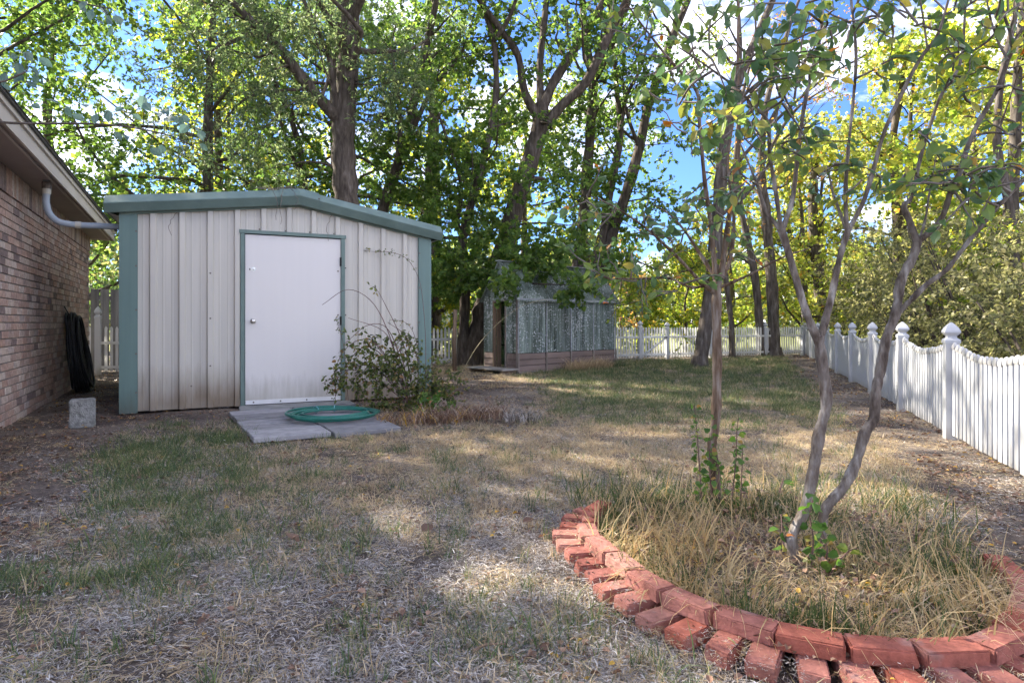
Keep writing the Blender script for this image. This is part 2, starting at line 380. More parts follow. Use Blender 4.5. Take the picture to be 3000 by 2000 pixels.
def stain_mat(name, base, dirt, z0, z1, rough=0.45, amount=1.0, streak=0.25, spec=0.35):
    """painted metal with splash-back dirt along its foot (object z)"""
    m, nt, b = node_mat(name); l = nt.links.new
    co = N(nt, 'ShaderNodeTexCoord')
    sx = N(nt, 'ShaderNodeSeparateXYZ'); l(co.outputs['Object'], sx.inputs['Vector'])
    mp = N(nt, 'ShaderNodeMapping'); mp.inputs['Scale'].default_value = (14, 3, 1.6); l(co.outputs['Object'], mp.inputs['Vector'])
    nz = N(nt, 'ShaderNodeTexNoise'); nz.inputs['Scale'].default_value = 1.0; nz.inputs['Detail'].default_value = 8; nz.inputs['Roughness'].default_value = 0.7
    l(mp.outputs['Vector'], nz.inputs['Vector'])
    n2 = N(nt, 'ShaderNodeTexNoise'); n2.inputs['Scale'].default_value = 1.3; n2.inputs['Detail'].default_value = 3; l(co.outputs['Object'], n2.inputs['Vector'])
    # height of dirt line wobbles
    ad = N(nt, 'ShaderNodeMath', operation='MULTIPLY_ADD'); ad.inputs[1].default_value = -0.55; l(nz.outputs['Fac'], ad.inputs[0]); l(sx.outputs['Z'], ad.inputs[2])
    mr = N(nt, 'ShaderNodeMapRange'); mr.inputs['From Min'].default_value = z0 - 0.275; mr.inputs['From Max'].default_value = z1 - 0.275
    mr.inputs['To Min'].default_value = amount; mr.inputs['To Max'].default_value = 0.0; mr.clamp = True
    l(ad.outputs[0], mr.inputs['Value'])
    mu = N(nt, 'ShaderNodeMath', operation='MULTIPLY'); l(mr.outputs['Result'], mu.inputs[0])
    rr = ramp(nt, [(0.3,(0.55,)*3),(0.6,(1,1,1))]); l(n2.outputs['Fac'], rr.inputs['Fac']); l(rr.outputs['Color'], mu.inputs[1])
    # faint vertical streaks on the paint
    mp2 = N(nt, 'ShaderNodeMapping'); mp2.inputs['Scale'].default_value = (9, 2, 0.35); l(co.outputs['Object'], mp2.inputs['Vector'])
    n3 = N(nt, 'ShaderNodeTexNoise'); n3.inputs['Scale'].default_value = 1.4; n3.inputs['Detail'].default_value = 6; l(mp2.outputs['Vector'], n3.inputs['Vector'])
    dk = tuple(c * (1 - streak) for c in base)
    r3 = ramp(nt, [(0.3, dk), (0.65, base)]); l(n3.outputs['Fac'], r3.inputs['Fac'])
    mx = N(nt, 'ShaderNodeMixRGB'); l(mu.outputs[0], mx.inputs['Fac']); l(r3.outputs['Color'], mx.inputs['Color1']); mx.inputs['Color2'].default_value = (*dirt, 1)
    l(mx.outputs['Color'], b.inputs['Base Color'])
    b.inputs['Roughness'].default_value = rough; b.inputs['Specular IOR Level'].default_value = spec
    n4 = N(nt, 'ShaderNodeTexNoise'); n4.inputs['Scale'].default_value = 90; l(co.outputs['Object'], n4.inputs['Vector'])
    bp = N(nt, 'ShaderNodeBump'); bp.inputs['Strength'].default_value = 0.05; bp.inputs['Distance'].default_value = 0.01
    l(n4.outputs['Fac'], bp.inputs['Height']); l(bp.outputs['Normal'], b.inputs['Normal'])
    return m
M['shed_white'] = stain_mat('shed_white', (0.56,0.525,0.462), (0.17,0.115,0.065), 0.14, 0.58, streak=0.12, amount=0.85)
M['vinyl'] = stain_mat('vinyl', (0.50,0.505,0.52), (0.28,0.25,0.20), -0.02, 0.16, rough=0.4, amount=0.75, streak=0.06)
M['door_white'] = stain_mat('door_white', (0.68,0.645,0.615), (0.30,0.27,0.21), 0.02, 0.42, amount=0.8, streak=0.02)
M['corner_green'] = stain_mat('corner_green', (0.135,0.21,0.19), (0.08,0.075,0.055), 0.0, 0.3, amount=0.7, streak=0.15)

def brick_mat(name, stops, mix_attr=True, rough=0.92, mott=0.35):
    m, nt, b = node_mat(name); l = nt.links.new
    at = N(nt, 'ShaderNodeAttribute'); at.attribute_name = 'rnd'
    oi = N(nt, 'ShaderNodeObjectInfo')
    ad = N(nt, 'ShaderNodeMath', operation='ADD'); l(at.outputs['Fac'], ad.inputs[0]); l(oi.outputs['Random'], ad.inputs[1])
    fr = N(nt, 'ShaderNodeMath', operation='FRACT'); l(ad.outputs[0], fr.inputs[0])
    rp = ramp(nt, stops); l(fr.outputs[0], rp.inputs['Fac'])
    co = N(nt, 'ShaderNodeTexCoord')
    ge = N(nt, 'ShaderNodeNewGeometry')
    nz = N(nt, 'ShaderNodeTexNoise'); nz.inputs['Scale'].default_value = 22; nz.inputs['Detail'].default_value = 7; nz.inputs['Roughness'].default_value = 0.65
    l(ge.outputs['Position'], nz.inputs['Vector'])
    r2 = ramp(nt, [(0.3,(1-mott,)*3),(0.7,(1+mott*0.6,)*3)]); l(nz.outputs['Fac'], r2.inputs['Fac'])
    mx = N(nt, 'ShaderNodeMixRGB', blend_type='MULTIPLY'); mx.inputs['Fac'].default_value = 1; l(rp.outputs['Color'], mx.inputs['Color1']); l(r2.outputs['Color'], mx.inputs['Color2'])
    # pale bloom / mortar smears
    n3 = N(nt, 'ShaderNodeTexNoise'); n3.inputs['Scale'].default_value = 9; n3.inputs['Detail'].default_value = 6; l(ge.outputs['Position'], n3.inputs['Vector'])
    r3 = ramp(nt, [(0.58,(0,0,0)),(0.75,(0.45,)*3)]); l(n3.outputs['Fac'], r3.inputs['Fac'])
    m2 = N(nt, 'ShaderNodeMixRGB'); l(r3.outputs['Color'], m2.inputs['Fac']); l(mx.outputs['Color'], m2.inputs['Color1']); m2.inputs['Color2'].default_value = (0.36,0.31,0.28,1)
    l(m2.outputs['Color'], b.inputs['Base Color'])
    b.inputs['Roughness'].default_value = rough; b.inputs['Specular IOR Level'].default_value = 0.15
    n4 = N(nt, 'ShaderNodeTexNoise'); n4.inputs['Scale'].default_value = 70; n4.inputs['Detail'].default_value = 5; l(ge.outputs['Position'], n4.inputs['Vector'])
    bp = N(nt, 'ShaderNodeBump'); bp.inputs['Strength'].default_value = 0.5; bp.inputs['Distance'].default_value = 0.012
    l(n4.outputs['Fac'], bp.inputs['Height']); l(bp.outputs['Normal'], b.inputs['Normal'])
    return m
M['house_brick'] = brick_mat('house_brick', [(0,(0.40,0.26,0.21)),(0.25,(0.46,0.33,0.27)),(0.45,(0.52,0.43,0.37)),(0.65,(0.36,0.24,0.20)),(0.85,(0.46,0.38,0.34)),(0.93,(0.24,0.18,0.165)),(1,(0.20,0.15,0.14))])
M['red_brick'] = brick_mat('red_brick', [(0,(0.29,0.090,0.062)),(0.3,(0.35,0.115,0.080)),(0.55,(0.31,0.120,0.095)),(0.75,(0.36,0.165,0.130)),(0.9,(0.26,0.092,0.070)),(1,(0.40,0.215,0.17))], mott=0.38)
M['orange_core'] = surf('orange_core', [(0.3,(0.25,0.08,0.035)),(0.7,(0.46,0.17,0.075))], scale=30, rough=0.95, bump=1.0, bscale=60)

def corrugated_mat():
    """weathered green fibreglass: dark algae runs, white flaking specks, some light passing through"""
    m, nt, b = node_mat('fibreglass'); l = nt.links.new
    ge = N(nt, 'ShaderNodeNewGeometry')
    mp = N(nt, 'ShaderNodeMapping'); mp.inputs['Scale'].default_value = (7, 7, 0.7); l(ge.outputs['Position'], mp.inputs['Vector'])
    nz = N(nt, 'ShaderNodeTexNoise'); nz.inputs['Scale'].default_value = 1.1; nz.inputs['Detail'].default_value = 5; l(mp.outputs['Vector'], nz.inputs['Vector'])
    rp = ramp(nt, [(0.3,(0.05,0.062,0.052)),(0.48,(0.14,0.17,0.145)),(0.7,(0.33,0.38,0.34))]); l(nz.outputs['Fac'], rp.inputs['Fac'])
    n2 = N(nt, 'ShaderNodeTexNoise'); n2.inputs['Scale'].default_value = 30; n2.inputs['Detail'].default_value = 2; n2.inputs['Roughness'].default_value = 0.5; l(ge.outputs['Position'], n2.inputs['Vector'])
    n3 = N(nt, 'ShaderNodeTexNoise'); n3.inputs['Scale'].default_value = 1.6; n3.inputs['Detail'].default_value = 3; l(ge.outputs['Position'], n3.inputs['Vector'])
    mu = N(nt, 'ShaderNodeMath', operation='MULTIPLY_ADD'); mu.inputs[1].default_value = 0.35; l(n3.outputs['Fac'], mu.inputs[0]); l(n2.outputs['Fac'], mu.inputs[2])
    r2 = ramp(nt, [(0.77,(0,0,0)),(0.80,(0.9,)*3)]); l(mu.outputs[0], r2.inputs['Fac'])
    mx = N(nt, 'ShaderNodeMixRGB'); l(r2.outputs['Color'], mx.inputs['Fac']); l(rp.outputs['Color'], mx.inputs['Color1']); mx.inputs['Color2'].default_value = (0.62,0.63,0.61,1)
    oi = N(nt, 'ShaderNodeObjectInfo'); hv = N(nt, 'ShaderNodeHueSaturation'); mr = N(nt, 'ShaderNodeMapRange'); mr.inputs['To Min'].default_value = 0.7; mr.inputs['To Max'].default_value = 1.5
    l(oi.outputs['Random'], mr.inputs['Value']); l(mr.outputs['Result'], hv.inputs['Value']); l(mx.outputs['Color'], hv.inputs['Color'])
    l(hv.outputs['Color'], b.inputs['Base Color']); b.inputs['Roughness'].default_value = 0.6
    tr = N(nt, 'ShaderNodeBsdfTranslucent'); tr.inputs['Color'].default_value = (0.35,0.5,0.22,1)
    ms = N(nt, 'ShaderNodeMixShader'); ms.inputs['Fac'].default_value = 0.22
    l(b.outputs['BSDF'], ms.inputs[1]); l(tr.outputs['BSDF'], ms.inputs[2]); l(ms.outputs['Shader'], nt.nodes['Material Output'].inputs['Surface'])
    return m
M['fibreglass'] = corrugated_mat()
M['flashing'] = surf('flashing', [(0.3,(0.22,0.24,0.24)),(0.7,(0.45,0.46,0.46))], scale=12, rough=0.6, bump=0.1)

def ground_mat():
    m, nt, b = node_mat('ground'); l = nt.links.new
    ge = N(nt, 'ShaderNodeNewGeometry')
    n1 = N(nt, 'ShaderNodeTexNoise'); n1.inputs['Scale'].default_value = 0.8; n1.inputs['Detail'].default_value = 6; l(ge.outputs['Position'], n1.inputs['Vector'])
    n2 = N(nt, 'ShaderNodeTexNoise'); n2.inputs['Scale'].default_value = 24; n2.inputs['Detail'].default_value = 8; n2.inputs['Roughness'].default_value = 0.7; l(ge.outputs['Position'], n2.inputs['Vector'])
    r1 = ramp(nt, [(0.35,(0.11,0.088,0.076)),(0.5,(0.17,0.140,0.118)),(0.65,(0.25,0.205,0.165))]); l(n1.outputs['Fac'], r1.inputs['Fac'])
    r2 = ramp(nt, [(0.3,(0.45,)*3),(0.55,(1,)*3),(0.75,(1.7,1.65,1.55))]); l(n2.outputs['Fac'], r2.inputs['Fac'])
    mx = N(nt, 'ShaderNodeMixRGB', blend_type='MULTIPLY'); mx.inputs['Fac'].default_value = 1; l(r1.outputs['Color'], mx.inputs['Color1']); l(r2.outputs['Color'], mx.inputs['Color2'])
    # beyond the yard: pasture
    sx = N(nt, 'ShaderNodeSeparateXYZ'); l(ge.outputs['Position'], sx.inputs['Vector'])
    mr = N(nt, 'ShaderNodeMapRange'); mr.inputs['From Min'].default_value = 21; mr.inputs['From Max'].default_value = 26; l(sx.outputs['Y'], mr.inputs['Value'])
    m2 = N(nt, 'ShaderNodeMixRGB'); l(mr.outputs['Result'], m2.inputs['Fac']); l(mx.outputs['Color'], m2.inputs['Color1']); m2.inputs['Color2'].default_value = (0.20,0.21,0.07,1)
    l(m2.outputs['Color'], b.inputs['Base Color']); b.inputs['Roughness'].default_value = 1.0; b.inputs['Specular IOR Level'].default_value = 0.05
    bp = N(nt, 'ShaderNodeBump'); bp.inputs['Strength'].default_value = 0.8; bp.inputs['Distance'].default_value = 0.03; l(n2.outputs['Fac'], bp.inputs['Height']); l(bp.outputs['Normal'], b.inputs['Normal'])
    return m
M['ground'] = ground_mat()

# ---------------------------------------------------------------- ground
def ground_sheet():
    xs = np.concatenate([[-600,-200,-80,-40], np.linspace(-14, 16, 121), [40,80,200,600]])
    ys = np.concatenate([[-300,-60,-10], np.linspace(-2, 24, 121), [30,45,80,200,700]])
    X, Y = np.meshgrid(xs, ys)
    near = np.clip(1 - np.maximum(np.abs(X-1)-12, 0)/3, 0, 1) * np.clip(1 - np.maximum(np.abs(Y-10)-11, 0)/3, 0, 1)
    Z = (fbm(X+30, Y+30, 1.3, 3) - 0.5) * 0.035 * near - 0.012
    V = np.stack([X, Y, Z], -1).reshape(-1, 3)
    nx, ny = len(xs), len(ys)
    i = np.arange(nx*ny).reshape(ny, nx)
    Fq = np.stack([i[:-1,:-1], i[:-1,1:], i[1:,1:], i[1:,:-1]], -1).reshape(-1, 4)
    o = link_mesh('ground', np_mesh('ground', V, Fq, smooth=True), M['ground'])
    tag(o, 'bare brown yard soil showing between thin grass', 'ground', kind='structure')
ground_sheet()

# ---------------------------------------------------------------- brick house on the left
TH_H = math.atan2(0.887, -0.462)
HOUSE = empty('brick_house', (-5.28, 6.37, 0), TH_H, 'brick house corner with beige eave at the left edge', 'house')
# local: x runs along the wall away from the camera, outside is -y
HS0, HS1, WALL_H = -3.0, 6.42, 2.75
MB().box(HS0, HS1, 0.012, 0.25, -0.1, WALL_H).build('mortar_backing', M['mortar'], HOUSE)
MB().box(HS1-0.25, HS1-0.002, 0.25, 5.0, -0.1, WALL_H).build('end_wall', M['mortar'], HOUSE)
def house_bricks():
    bl, bh, j = 0.236, 0.074, 0.012
    mbp = MB().box(-bl/2, bl/2, 0, 0.05, -bh/2, bh/2)
    protos = []
    for k in range(3):
        o = mbp.build('brick', M['house_brick'], HOUSE, bevel=0.004); me = o.data
        bpy.data.objects.remove(o); protos.append(me)
    rest = MB(); n_ind = 0
    course = bh + j
    nrow = int((WALL_H - 0.26) / course)
    rr = random.Random(3)
    for r in range(nrow + 1):
        z = 0.02 + r * course
        off = (r % 2) * (bl + j) / 2
        s = HS0 + 0.12 - off
        while s < HS1 - 0.05:
            x = s; y = rr.uniform(-0.004, 0.003)
            if x - bl/2 > HS0 and x + bl/2 < HS1 - 0.001:
                if -0.32 < x < 2.3 and n_ind < 298:
                    b = link_mesh('brick', protos[rr.randrange(3)], None, HOUSE); b.location = (x, y, z); n_ind += 1
                    b.rotation_euler = (0, rr.uniform(-0.006, 0.006), rr.uniform(-0.006, 0.006))
                else:
                    rest.box(x-bl/2, x+bl/2, y, y+0.05, z-bh/2, z+bh/2, rr.random())
            s += bl + j
    o = rest.build('brickwork', M['house_brick'], HOUSE); o['kind'] = 'stuff'
    # soldier course under the soffit
    so = MB(); x = HS0 + 0.02; z0 = 0.02 + nrow*course + bh/2 + j
    while x + 0.074 < HS1:
        y = rr.uniform(-0.006, 0.0)
        so.box(x, x+0.074, y-0.012, y+0.04, z0, WALL_H-0.002, rr.random()); x += 0.086
    o = so.build('soldier_bricks', M['house_brick'], HOUSE); o['kind'] = 'stuff'
house_bricks()
OV = 0.38
MB().box(HS0, HS1+0.12, -OV, 0.2, WALL_H, WALL_H+0.018).build('soffit', M['soffit'], HOUSE)
MB().box(HS0, HS1+0.12, -OV+0.05, -OV+0.075, WALL_H-0.012, WALL_H-0.001).build('soffit_vent_strip', M['fascia'], HOUSE)
MB().box(HS0, HS1+0.14, -OV-0.022, -OV-0.001, WALL_H-0.03, WALL_H+0.15).build('fascia', M['fascia'], HOUSE)
MB().box(HS0, HS1+0.15, -OV-0.045, -OV-0.023, WALL_H+0.105, WALL_H+0.155).build('fascia_trim', M['fascia'], HOUSE)
MB().box(HS1+0.122, HS1+0.142, -OV, 4.8, WALL_H-0.03, WALL_H+0.15).build('gable_fascia', M['fascia'], HOUSE)
rf = MB(); sl = 0.42
rf.prism([(HS0, -OV-0.07, WALL_H+0.152), (HS0, -OV-0.07, WALL_H+0.175), (HS0, 5.0, WALL_H+0.175+5.4*sl), (HS0, 5.0, WALL_H+0.15+5.4*sl)], (HS0,0,0), (HS1+0.17,0,0))
rf.build('roof', M['shingle'], HOUSE)
for k in range(5):
    y = -OV - 0.078 + k*0.14; z = WALL_H + 0.178 + (y+OV+0.07)*sl
    MB().prism([(HS0+0.01, y, z+0.001), (HS0+0.01, y+0.16, z+0.16*sl+0.001), (HS0+0.01, y+0.16, z+0.16*sl+0.006), (HS0+0.01, y, z+0.012)], (0,0,0), (HS1-HS0+0.15,0,0)).build('shingle_row', M['shingle'], HOUSE)

# ---------------------------------------------------------------- metal shed
TH_S = math.atan2(1.64, 3.5)
SHED = empty('metal_shed', (-4.71, 7.44, 0), TH_S, 'white metal shed with green trim and a wide white door', 'shed')
SW, SD, ZE, ZR, XR = 3.865, 3.2, 2.40, 2.743, 2.04
def roofz(x): return ZR - (0.124*(XR-x) if x < XR else 0.188*(x-XR))
DX0, DX1, DZ = 1.325, 2.632, 2.25
RIBS = [0.341 + 0.315*k for k in range(-1, 12)]
def panel_profile(x0, x1):
    """(x, y) outline of ribbed sheet between x0 and x1; ribs stand proud to -y"""
    pts = [(x0, 0.0)]
    for r in RIBS:
        for dx, y in ((-0.044,0.0),(-0.028,-0.041),(0.028,-0.041),(0.044,0.0),(0.095,0.0),(0.101,-0.004),(0.113,-0.004),(0.119,0.0),(0.195,0.0),(0.201,-0.004),(0.213,-0.004),(0.219,0.0)):
            x = r + dx
            if x0 < x < x1: pts.append((x, y))
    pts.append((x1, 0.0))
    return pts
def ribbed(name, x0, x1, zb, mat, parent, ztop=roofz):
    pr = panel_profile(x0, x1); mb = MB(); n = len(pr)
    mid = []
    v = [(x, y, zb) for x, y in pr] + [(x, y, ztop(x)) for x, y in pr]
    mb.add(v, [(i, i+1, n+i+1, n+i) for i in range(n-1)])
    mb.add([(x0, 0.03, zb), (x1, 0.03, zb), (x1, 0.03, ztop(x1)), (x0, 0.03, ztop(x0))], [(0,1,2,3)])
    return mb.build(name, mat, parent)
ribbed('wall_panel', 0.13, 0.80, 0.02, M['shed_white'], SHED)
ribbed('wall_panel', 0.80, DX0, 0.02, M['shed_white'], SHED)
ribbed('wall_panel', DX0, XR, DZ, M['shed_white'], SHED)
ribbed('wall_panel', XR, DX1, DZ, M['shed_white'], SHED)
ribbed('wall_panel', DX1, 3.10, 0.02, M['shed_white'], SHED)
ribbed('wall_panel', 3.10, SW-0.14, 0.02, M['shed_white'], SHED)
# side and back walls
for nm, a, b in (('side_wall', (0.004, 0.06), (0.004, SD)), ('side_wall', (SW-0.004, 0.06), (SW-0.004, SD)), ('back_wall', (0.0, SD), (SW, SD))):
    mb = MB(); d = Vector((b[0]-a[0], b[1]-a[1])); Ln = d.length; d.normalize(); nrm = Vector((-d.y, d.x))
    if nm == 'side_wall' and a[0] > 1: nrm = -nrm
    pts = []; t = 0.0
    while t < Ln - 0.3:
        pts += [(t,0),(t+0.12,0),(t+0.14,0.03),(t+0.17,0.03),(t+0.19,0)]; t += 0.31
    pts.append((Ln, 0))
    vb = [(a[0]+d.x*q+nrm.x*h, a[1]+d.y*q+nrm.y*h) for q, h in pts]
    n = len(vb); top = ZE - 0.005
    mb.add([(x,y,0.02) for x,y in vb] + [(x,y,top) for x,y in vb], [(i,i+1,n+i+1,n+i) for i in range(n-1)])
    mb.build(nm, M['shed_white'], SHED)
# corner posts (folded green trim)
for x0, x1 in ((-0.012, 0.175), (SW-0.175, SW+0.012)):
    mb = MB()
    mb.box(x0, x1, -0.042, -0.036, 0.0, roofz((x0+x1)/2)-0.07)
    xo = x0 if x0 < 1 else x1 - 0.004
    mb.box(xo - 0.001, xo + 0.005, -0.0355, 0.2, 0.0, roofz(xo)-0.04)
    xi = x1 if x0 < 1 else x0
    mb.box(xi-0.003, xi+0.003, -0.0355, 0.0, 0.0, roofz(xi)-0.07)
    mb.build('corner_trim', M['corner_green'], SHED)
# rake trims: bevelled top, upright face, return
def rake(x0, x1, name):
    prof = [(0.10, 0.130), (-0.062, 0.130), (-0.172, 0.030), (-0.176, 0.018), (-0.118, -0.082), (-0.106, -0.086), (-0.0365, -0.066), (-0.0365, -0.03), (0.10, 0.06)]
    mb = MB(); n = len(prof)
    v = [(x0, y, roofz(x0)+z) for y, z in prof] + [(x1, y, roofz(x1)+z) for y, z in prof]
    # make roofz continue past the wall ends
    mb.add(v, [(i, (i+1) % n, n+(i+1) % n, n+i) for i in range(n)] + [tuple(range(n)), tuple(range(2*n-1, n-1, -1))])
    return mb.build(name, M['green_metal'], SHED)
rake(-0.15, XR-0.001, 'rake_trim')
rake(XR+0.001, SW+0.15, 'rake_trim')
pc = MB(); prof = [(0.11, 0.140), (-0.066, 0.140), (-0.184, 0.032), (-0.188, 0.018), (-0.128, -0.090), (-0.112, -0.096), (0.0, -0.078)]
n = len(prof); xs = (XR-0.25, XR, XR+0.25)
v = [(x, y, roofz(x)+z+0.004) for x in xs for y, z in prof]
fs = [(k*n+i, k*n+(i+1) % n, (k+1)*n+(i+1) % n, (k+1)*n+i) for k in range(2) for i in range(n)] + [tuple(range(n)), tuple(range(3*n-1, 2*n-1, -1))]
pc.add(v, fs).build('peak_cap', M['green_metal'], SHED)
# roof sheets and eave trims
for s in (-1, 1):
    xa = XR; xb = -0.13 if s < 0 else SW+0.13
    za, zb = ZR+0.10, roofz(xb)+0.10
    MB().add([(xa,0.102,za),(xb,0.102,zb),(xb,SD+0.1,zb),(xa,SD+0.1,za),(xa,0.102,za-0.03),(xb,0.102,zb-0.03),(xb,SD+0.1,zb-0.03),(xa,SD+0.1,za-0.03)],
        [(0,1,2,3),(4,7,6,5),(0,4,5,1),(1,5,6,2),(2,6,7,3),(3,7,4,0)]).build('roof_sheet', M['roof_metal'], SHED)
    xe = xb + s*0.002
    MB().box(min(xe, xe+s*0.02), max(xe, xe+s*0.02), 0.0, SD+0.1, zb-0.16, zb+0.01).build('eave_trim', M['green_metal'], SHED)
    # sloping underside of the overhang
    xw = 0.0 if s < 0 else SW
    MB().add([(xw,0.0,roofz(xw)-0.12),(xe,0.0,zb-0.16),(xe,SD,zb-0.16),(xw,SD,roofz(xw)-0.12)], [(0,1,2,3)]).build('eave_soffit', M['roof_metal'], SHED)
# shadow board under the rake
MB().prism([(0.0,-0.036,roofz(0)-0.06),(XR,-0.036,ZR-0.06),(SW,-0.036,roofz(SW)-0.06),(SW,-0.036,roofz(SW)-0.105),(XR,-0.036,ZR-0.105),(0,-0.036,roofz(0)-0.105)], (0,0,0), (0,-0.012,0)).build('rake_flashing', M['green_metal'], SHED)
# door
MB().box(DX0-0.005, DX0+0.045, -0.055, 0.05, 0.0, DZ-0.001).build('door_jamb', M['green_metal'], SHED)
MB().box(DX1-0.045, DX1+0.005, -0.055, 0.05, 0.0, DZ-0.001).build('door_jamb', M['green_metal'], SHED)
MB().box(DX0-0.02, DX1+0.02, -0.060, 0.05, DZ, DZ+0.045).build('door_head', M['green_metal'], SHED)
DOOR = MB().box(DX0+0.052, DX1-0.050, -0.030, 0.012, 0.075, DZ-0.012).build('door', M['door_white'], SHED)
MB().box(DX0+0.0455, DX1-0.0455, 0.02, 0.03, 0.0, DZ-0.001).build('door_stop', M['dark_gap'], SHED)
MB().box(DX0+0.054, DX1-0.052, -0.042, -0.0305, 0.034, 0.088).build('kick_strip', M['vinyl_dirty'], DOOR)
def lathe_y(mb, cx, y0, cz, prof, n=14):
    """profile (radius, -y offset) turned about the local y axis"""
    v = []; k = len(prof)
    for r, d in prof:
        for j in range(n):
            a = 2*math.pi*j/n; v.append((cx + r*math.cos(a), y0 - d, cz + r*math.sin(a)))
    fs = [(i*n+j, i*n+(j+1) % n, (i+1)*n+(j+1) % n, (i+1)*n+j) for i in range(k-1) for j in range(n)] + [tuple(range((k-1)*n, k*n))]
    return mb.add(v, fs)
lathe_y(MB(), DX0+0.145, -0.030, 1.115, [(0.036,0.0),(0.034,0.008),(0.014,0.014),(0.014,0.035),(0.026,0.042),(0.031,0.056),(0.027,0.068),(0.010,0.072)]).build('door_knob', M['steel'], DOOR, smooth=True)
mb = MB().box(DX0+0.125, DX0+0.175, -0.036, -0.0302, 1.765, 1.815)
lathe_y(mb, DX0+0.150, -0.036, 1.79, [(0.015,0.0),(0.014,0.016),(0.006,0.018)]).build('deadbolt', M['steel'], DOOR)
MB().box(DX0+0.1, DX0+0.112, -0.0335, -0.0302, 1.775, 1.80).build('latch_plate', M['black_metal'], DOOR)
for z in (0.3, 1.12, 1.93):
    mb = MB().box(DX1-0.062, DX1-0.044, -0.036, -0.0302, z-0.06, z+0.06)
    mb.tube([(DX1-0.047,-0.062,z-0.06),(DX1-0.047,-0.062,z+0.06)], 0.008, 8)
    mb.build('hinge', M['black_metal'], DOOR)
scr = lathe_y(MB(), 0, 0, 0, [(0.011,0.0),(0.011,0.003),(0.006,0.004),(0.006,0.009)], 8).build('screw', M['rust_screw'], SHED)
screws = [(RIBS[3], -0.041, z) for z in (0.55, 1.15, 1.72)] + [(0.165, -0.042, z) for z in (0.25, 0.72, 1.25, 1.78, 2.2)]
screws += [(DX0-0.012, -0.005, z) for z in (0.3, 0.6, 0.85, 1.15, 1.95)] + [(DX1+0.02, -0.01, z) for z in (0.5, 1.2, 1.85)]
screws += [(x, -0.002, DZ+0.065) for x in (1.55, 1.87, 2.18, 2.5)] + [(SW-0.165, -0.042, z) for z in (0.5, 1.1, 1.6, 2.1)]
screws += [(XR-0.235, -0.187, ZR-0.0), (XR-0.235, -0.155, ZR-0.06), (XR+0.235, -0.187, ZR-0.0), (XR+0.235, -0.155, ZR-0.06)]
screws += [(DX0+0.15+0.33*k, -0.042, 0.062) for k in range(4)] + [(RIBS[8], -0.041, z) for z in (1.2, 1.8)] + [(RIBS[2]+0.1, -0.002, 0.3)]
for i, p in enumerate(screws):
    o = scr if i == 0 else link_mesh('screw', scr.data, None, SHED)
    o.location = p
# dead vine tendrils hanging over the peak
tv = Tubes()
rr = np.random.default_rng(5)
for (x, zt, zb_, b) in ((XR-0.34, 0.14, 0.42, 0.05), (XR-0.20, 0.15, 0.5, -0.05), (XR-0.12, 0.14, 0.30, 0.08), (0.62, -0.1, 0.30, -0.12), (XR+0.42, -0.1, 0.36, -0.06)):
    k = np.linspace(0, 1, 9)
    pts = np.stack([x + b*np.sin(k*2.5) + 0.01*rr.standard_normal(9), np.where(zt > 0, -0.20, -0.06) + 0.004*rr.standard_normal(9), roofz(x)+zt - k*zb_], -1)
    tv.add(pts, 0.0028, 4)
for j in range(14):
    x = XR-0.45+0.36*rr.random(); k = np.linspace(0, 1, 6)
    tv.add(np.stack([x+0.25*(k-.5)*rr.choice([-1,1]), -0.1+0.1*rr.random()+0*k, roofz(x)+0.14+0.03*np.sin(k*3.1)*rr.random()], -1), 0.003, 4)
o = link_mesh('dry_vine', tv.mesh('dry_vine'), M['twig']); o.location = SHED.location; o.rotation_euler = SHED.rotation_euler
tag(o, 'dry vine tendrils hanging over the shed roof peak', 'vine')

# ---------------------------------------------------------------- conduit between house and shed
pa = P(107, 415, 7.2); pb = P(279, 521, 7.62)
CON = empty('conduit_pipe', pa, 0, 'bent grey conduit running from the house eave to the shed', 'pipe')
ctrl = [pa, P(107,440,7.2), P(106,465,7.2), P(113,490,7.22), P(132,508,7.26), P(155,514,7.32), P(180,517,7.38), P(230,519,7.5), pb]
sm = smooth_line(ctrl, 5)
MB().tube(sm - pa, 0.037, 14).build('pipe', M['pvc'], CON, smooth=True)
for a, b, nm in ((P(107,434,7.2), P(107,446,7.2), 'coupling'), (P(172,516.3,7.36), P(186,517.2,7.395), 'coupling')):
    MB().tube([a-pa, b-pa], 0.043, 14).build(nm, M['pvc_joint'], CON)
MB().tube([pa+np.array([0,0,-0.02])-pa, P(107,434,7.2)-pa], 0.047, 12).build('vent_collar', M['rust_screw'], CON)

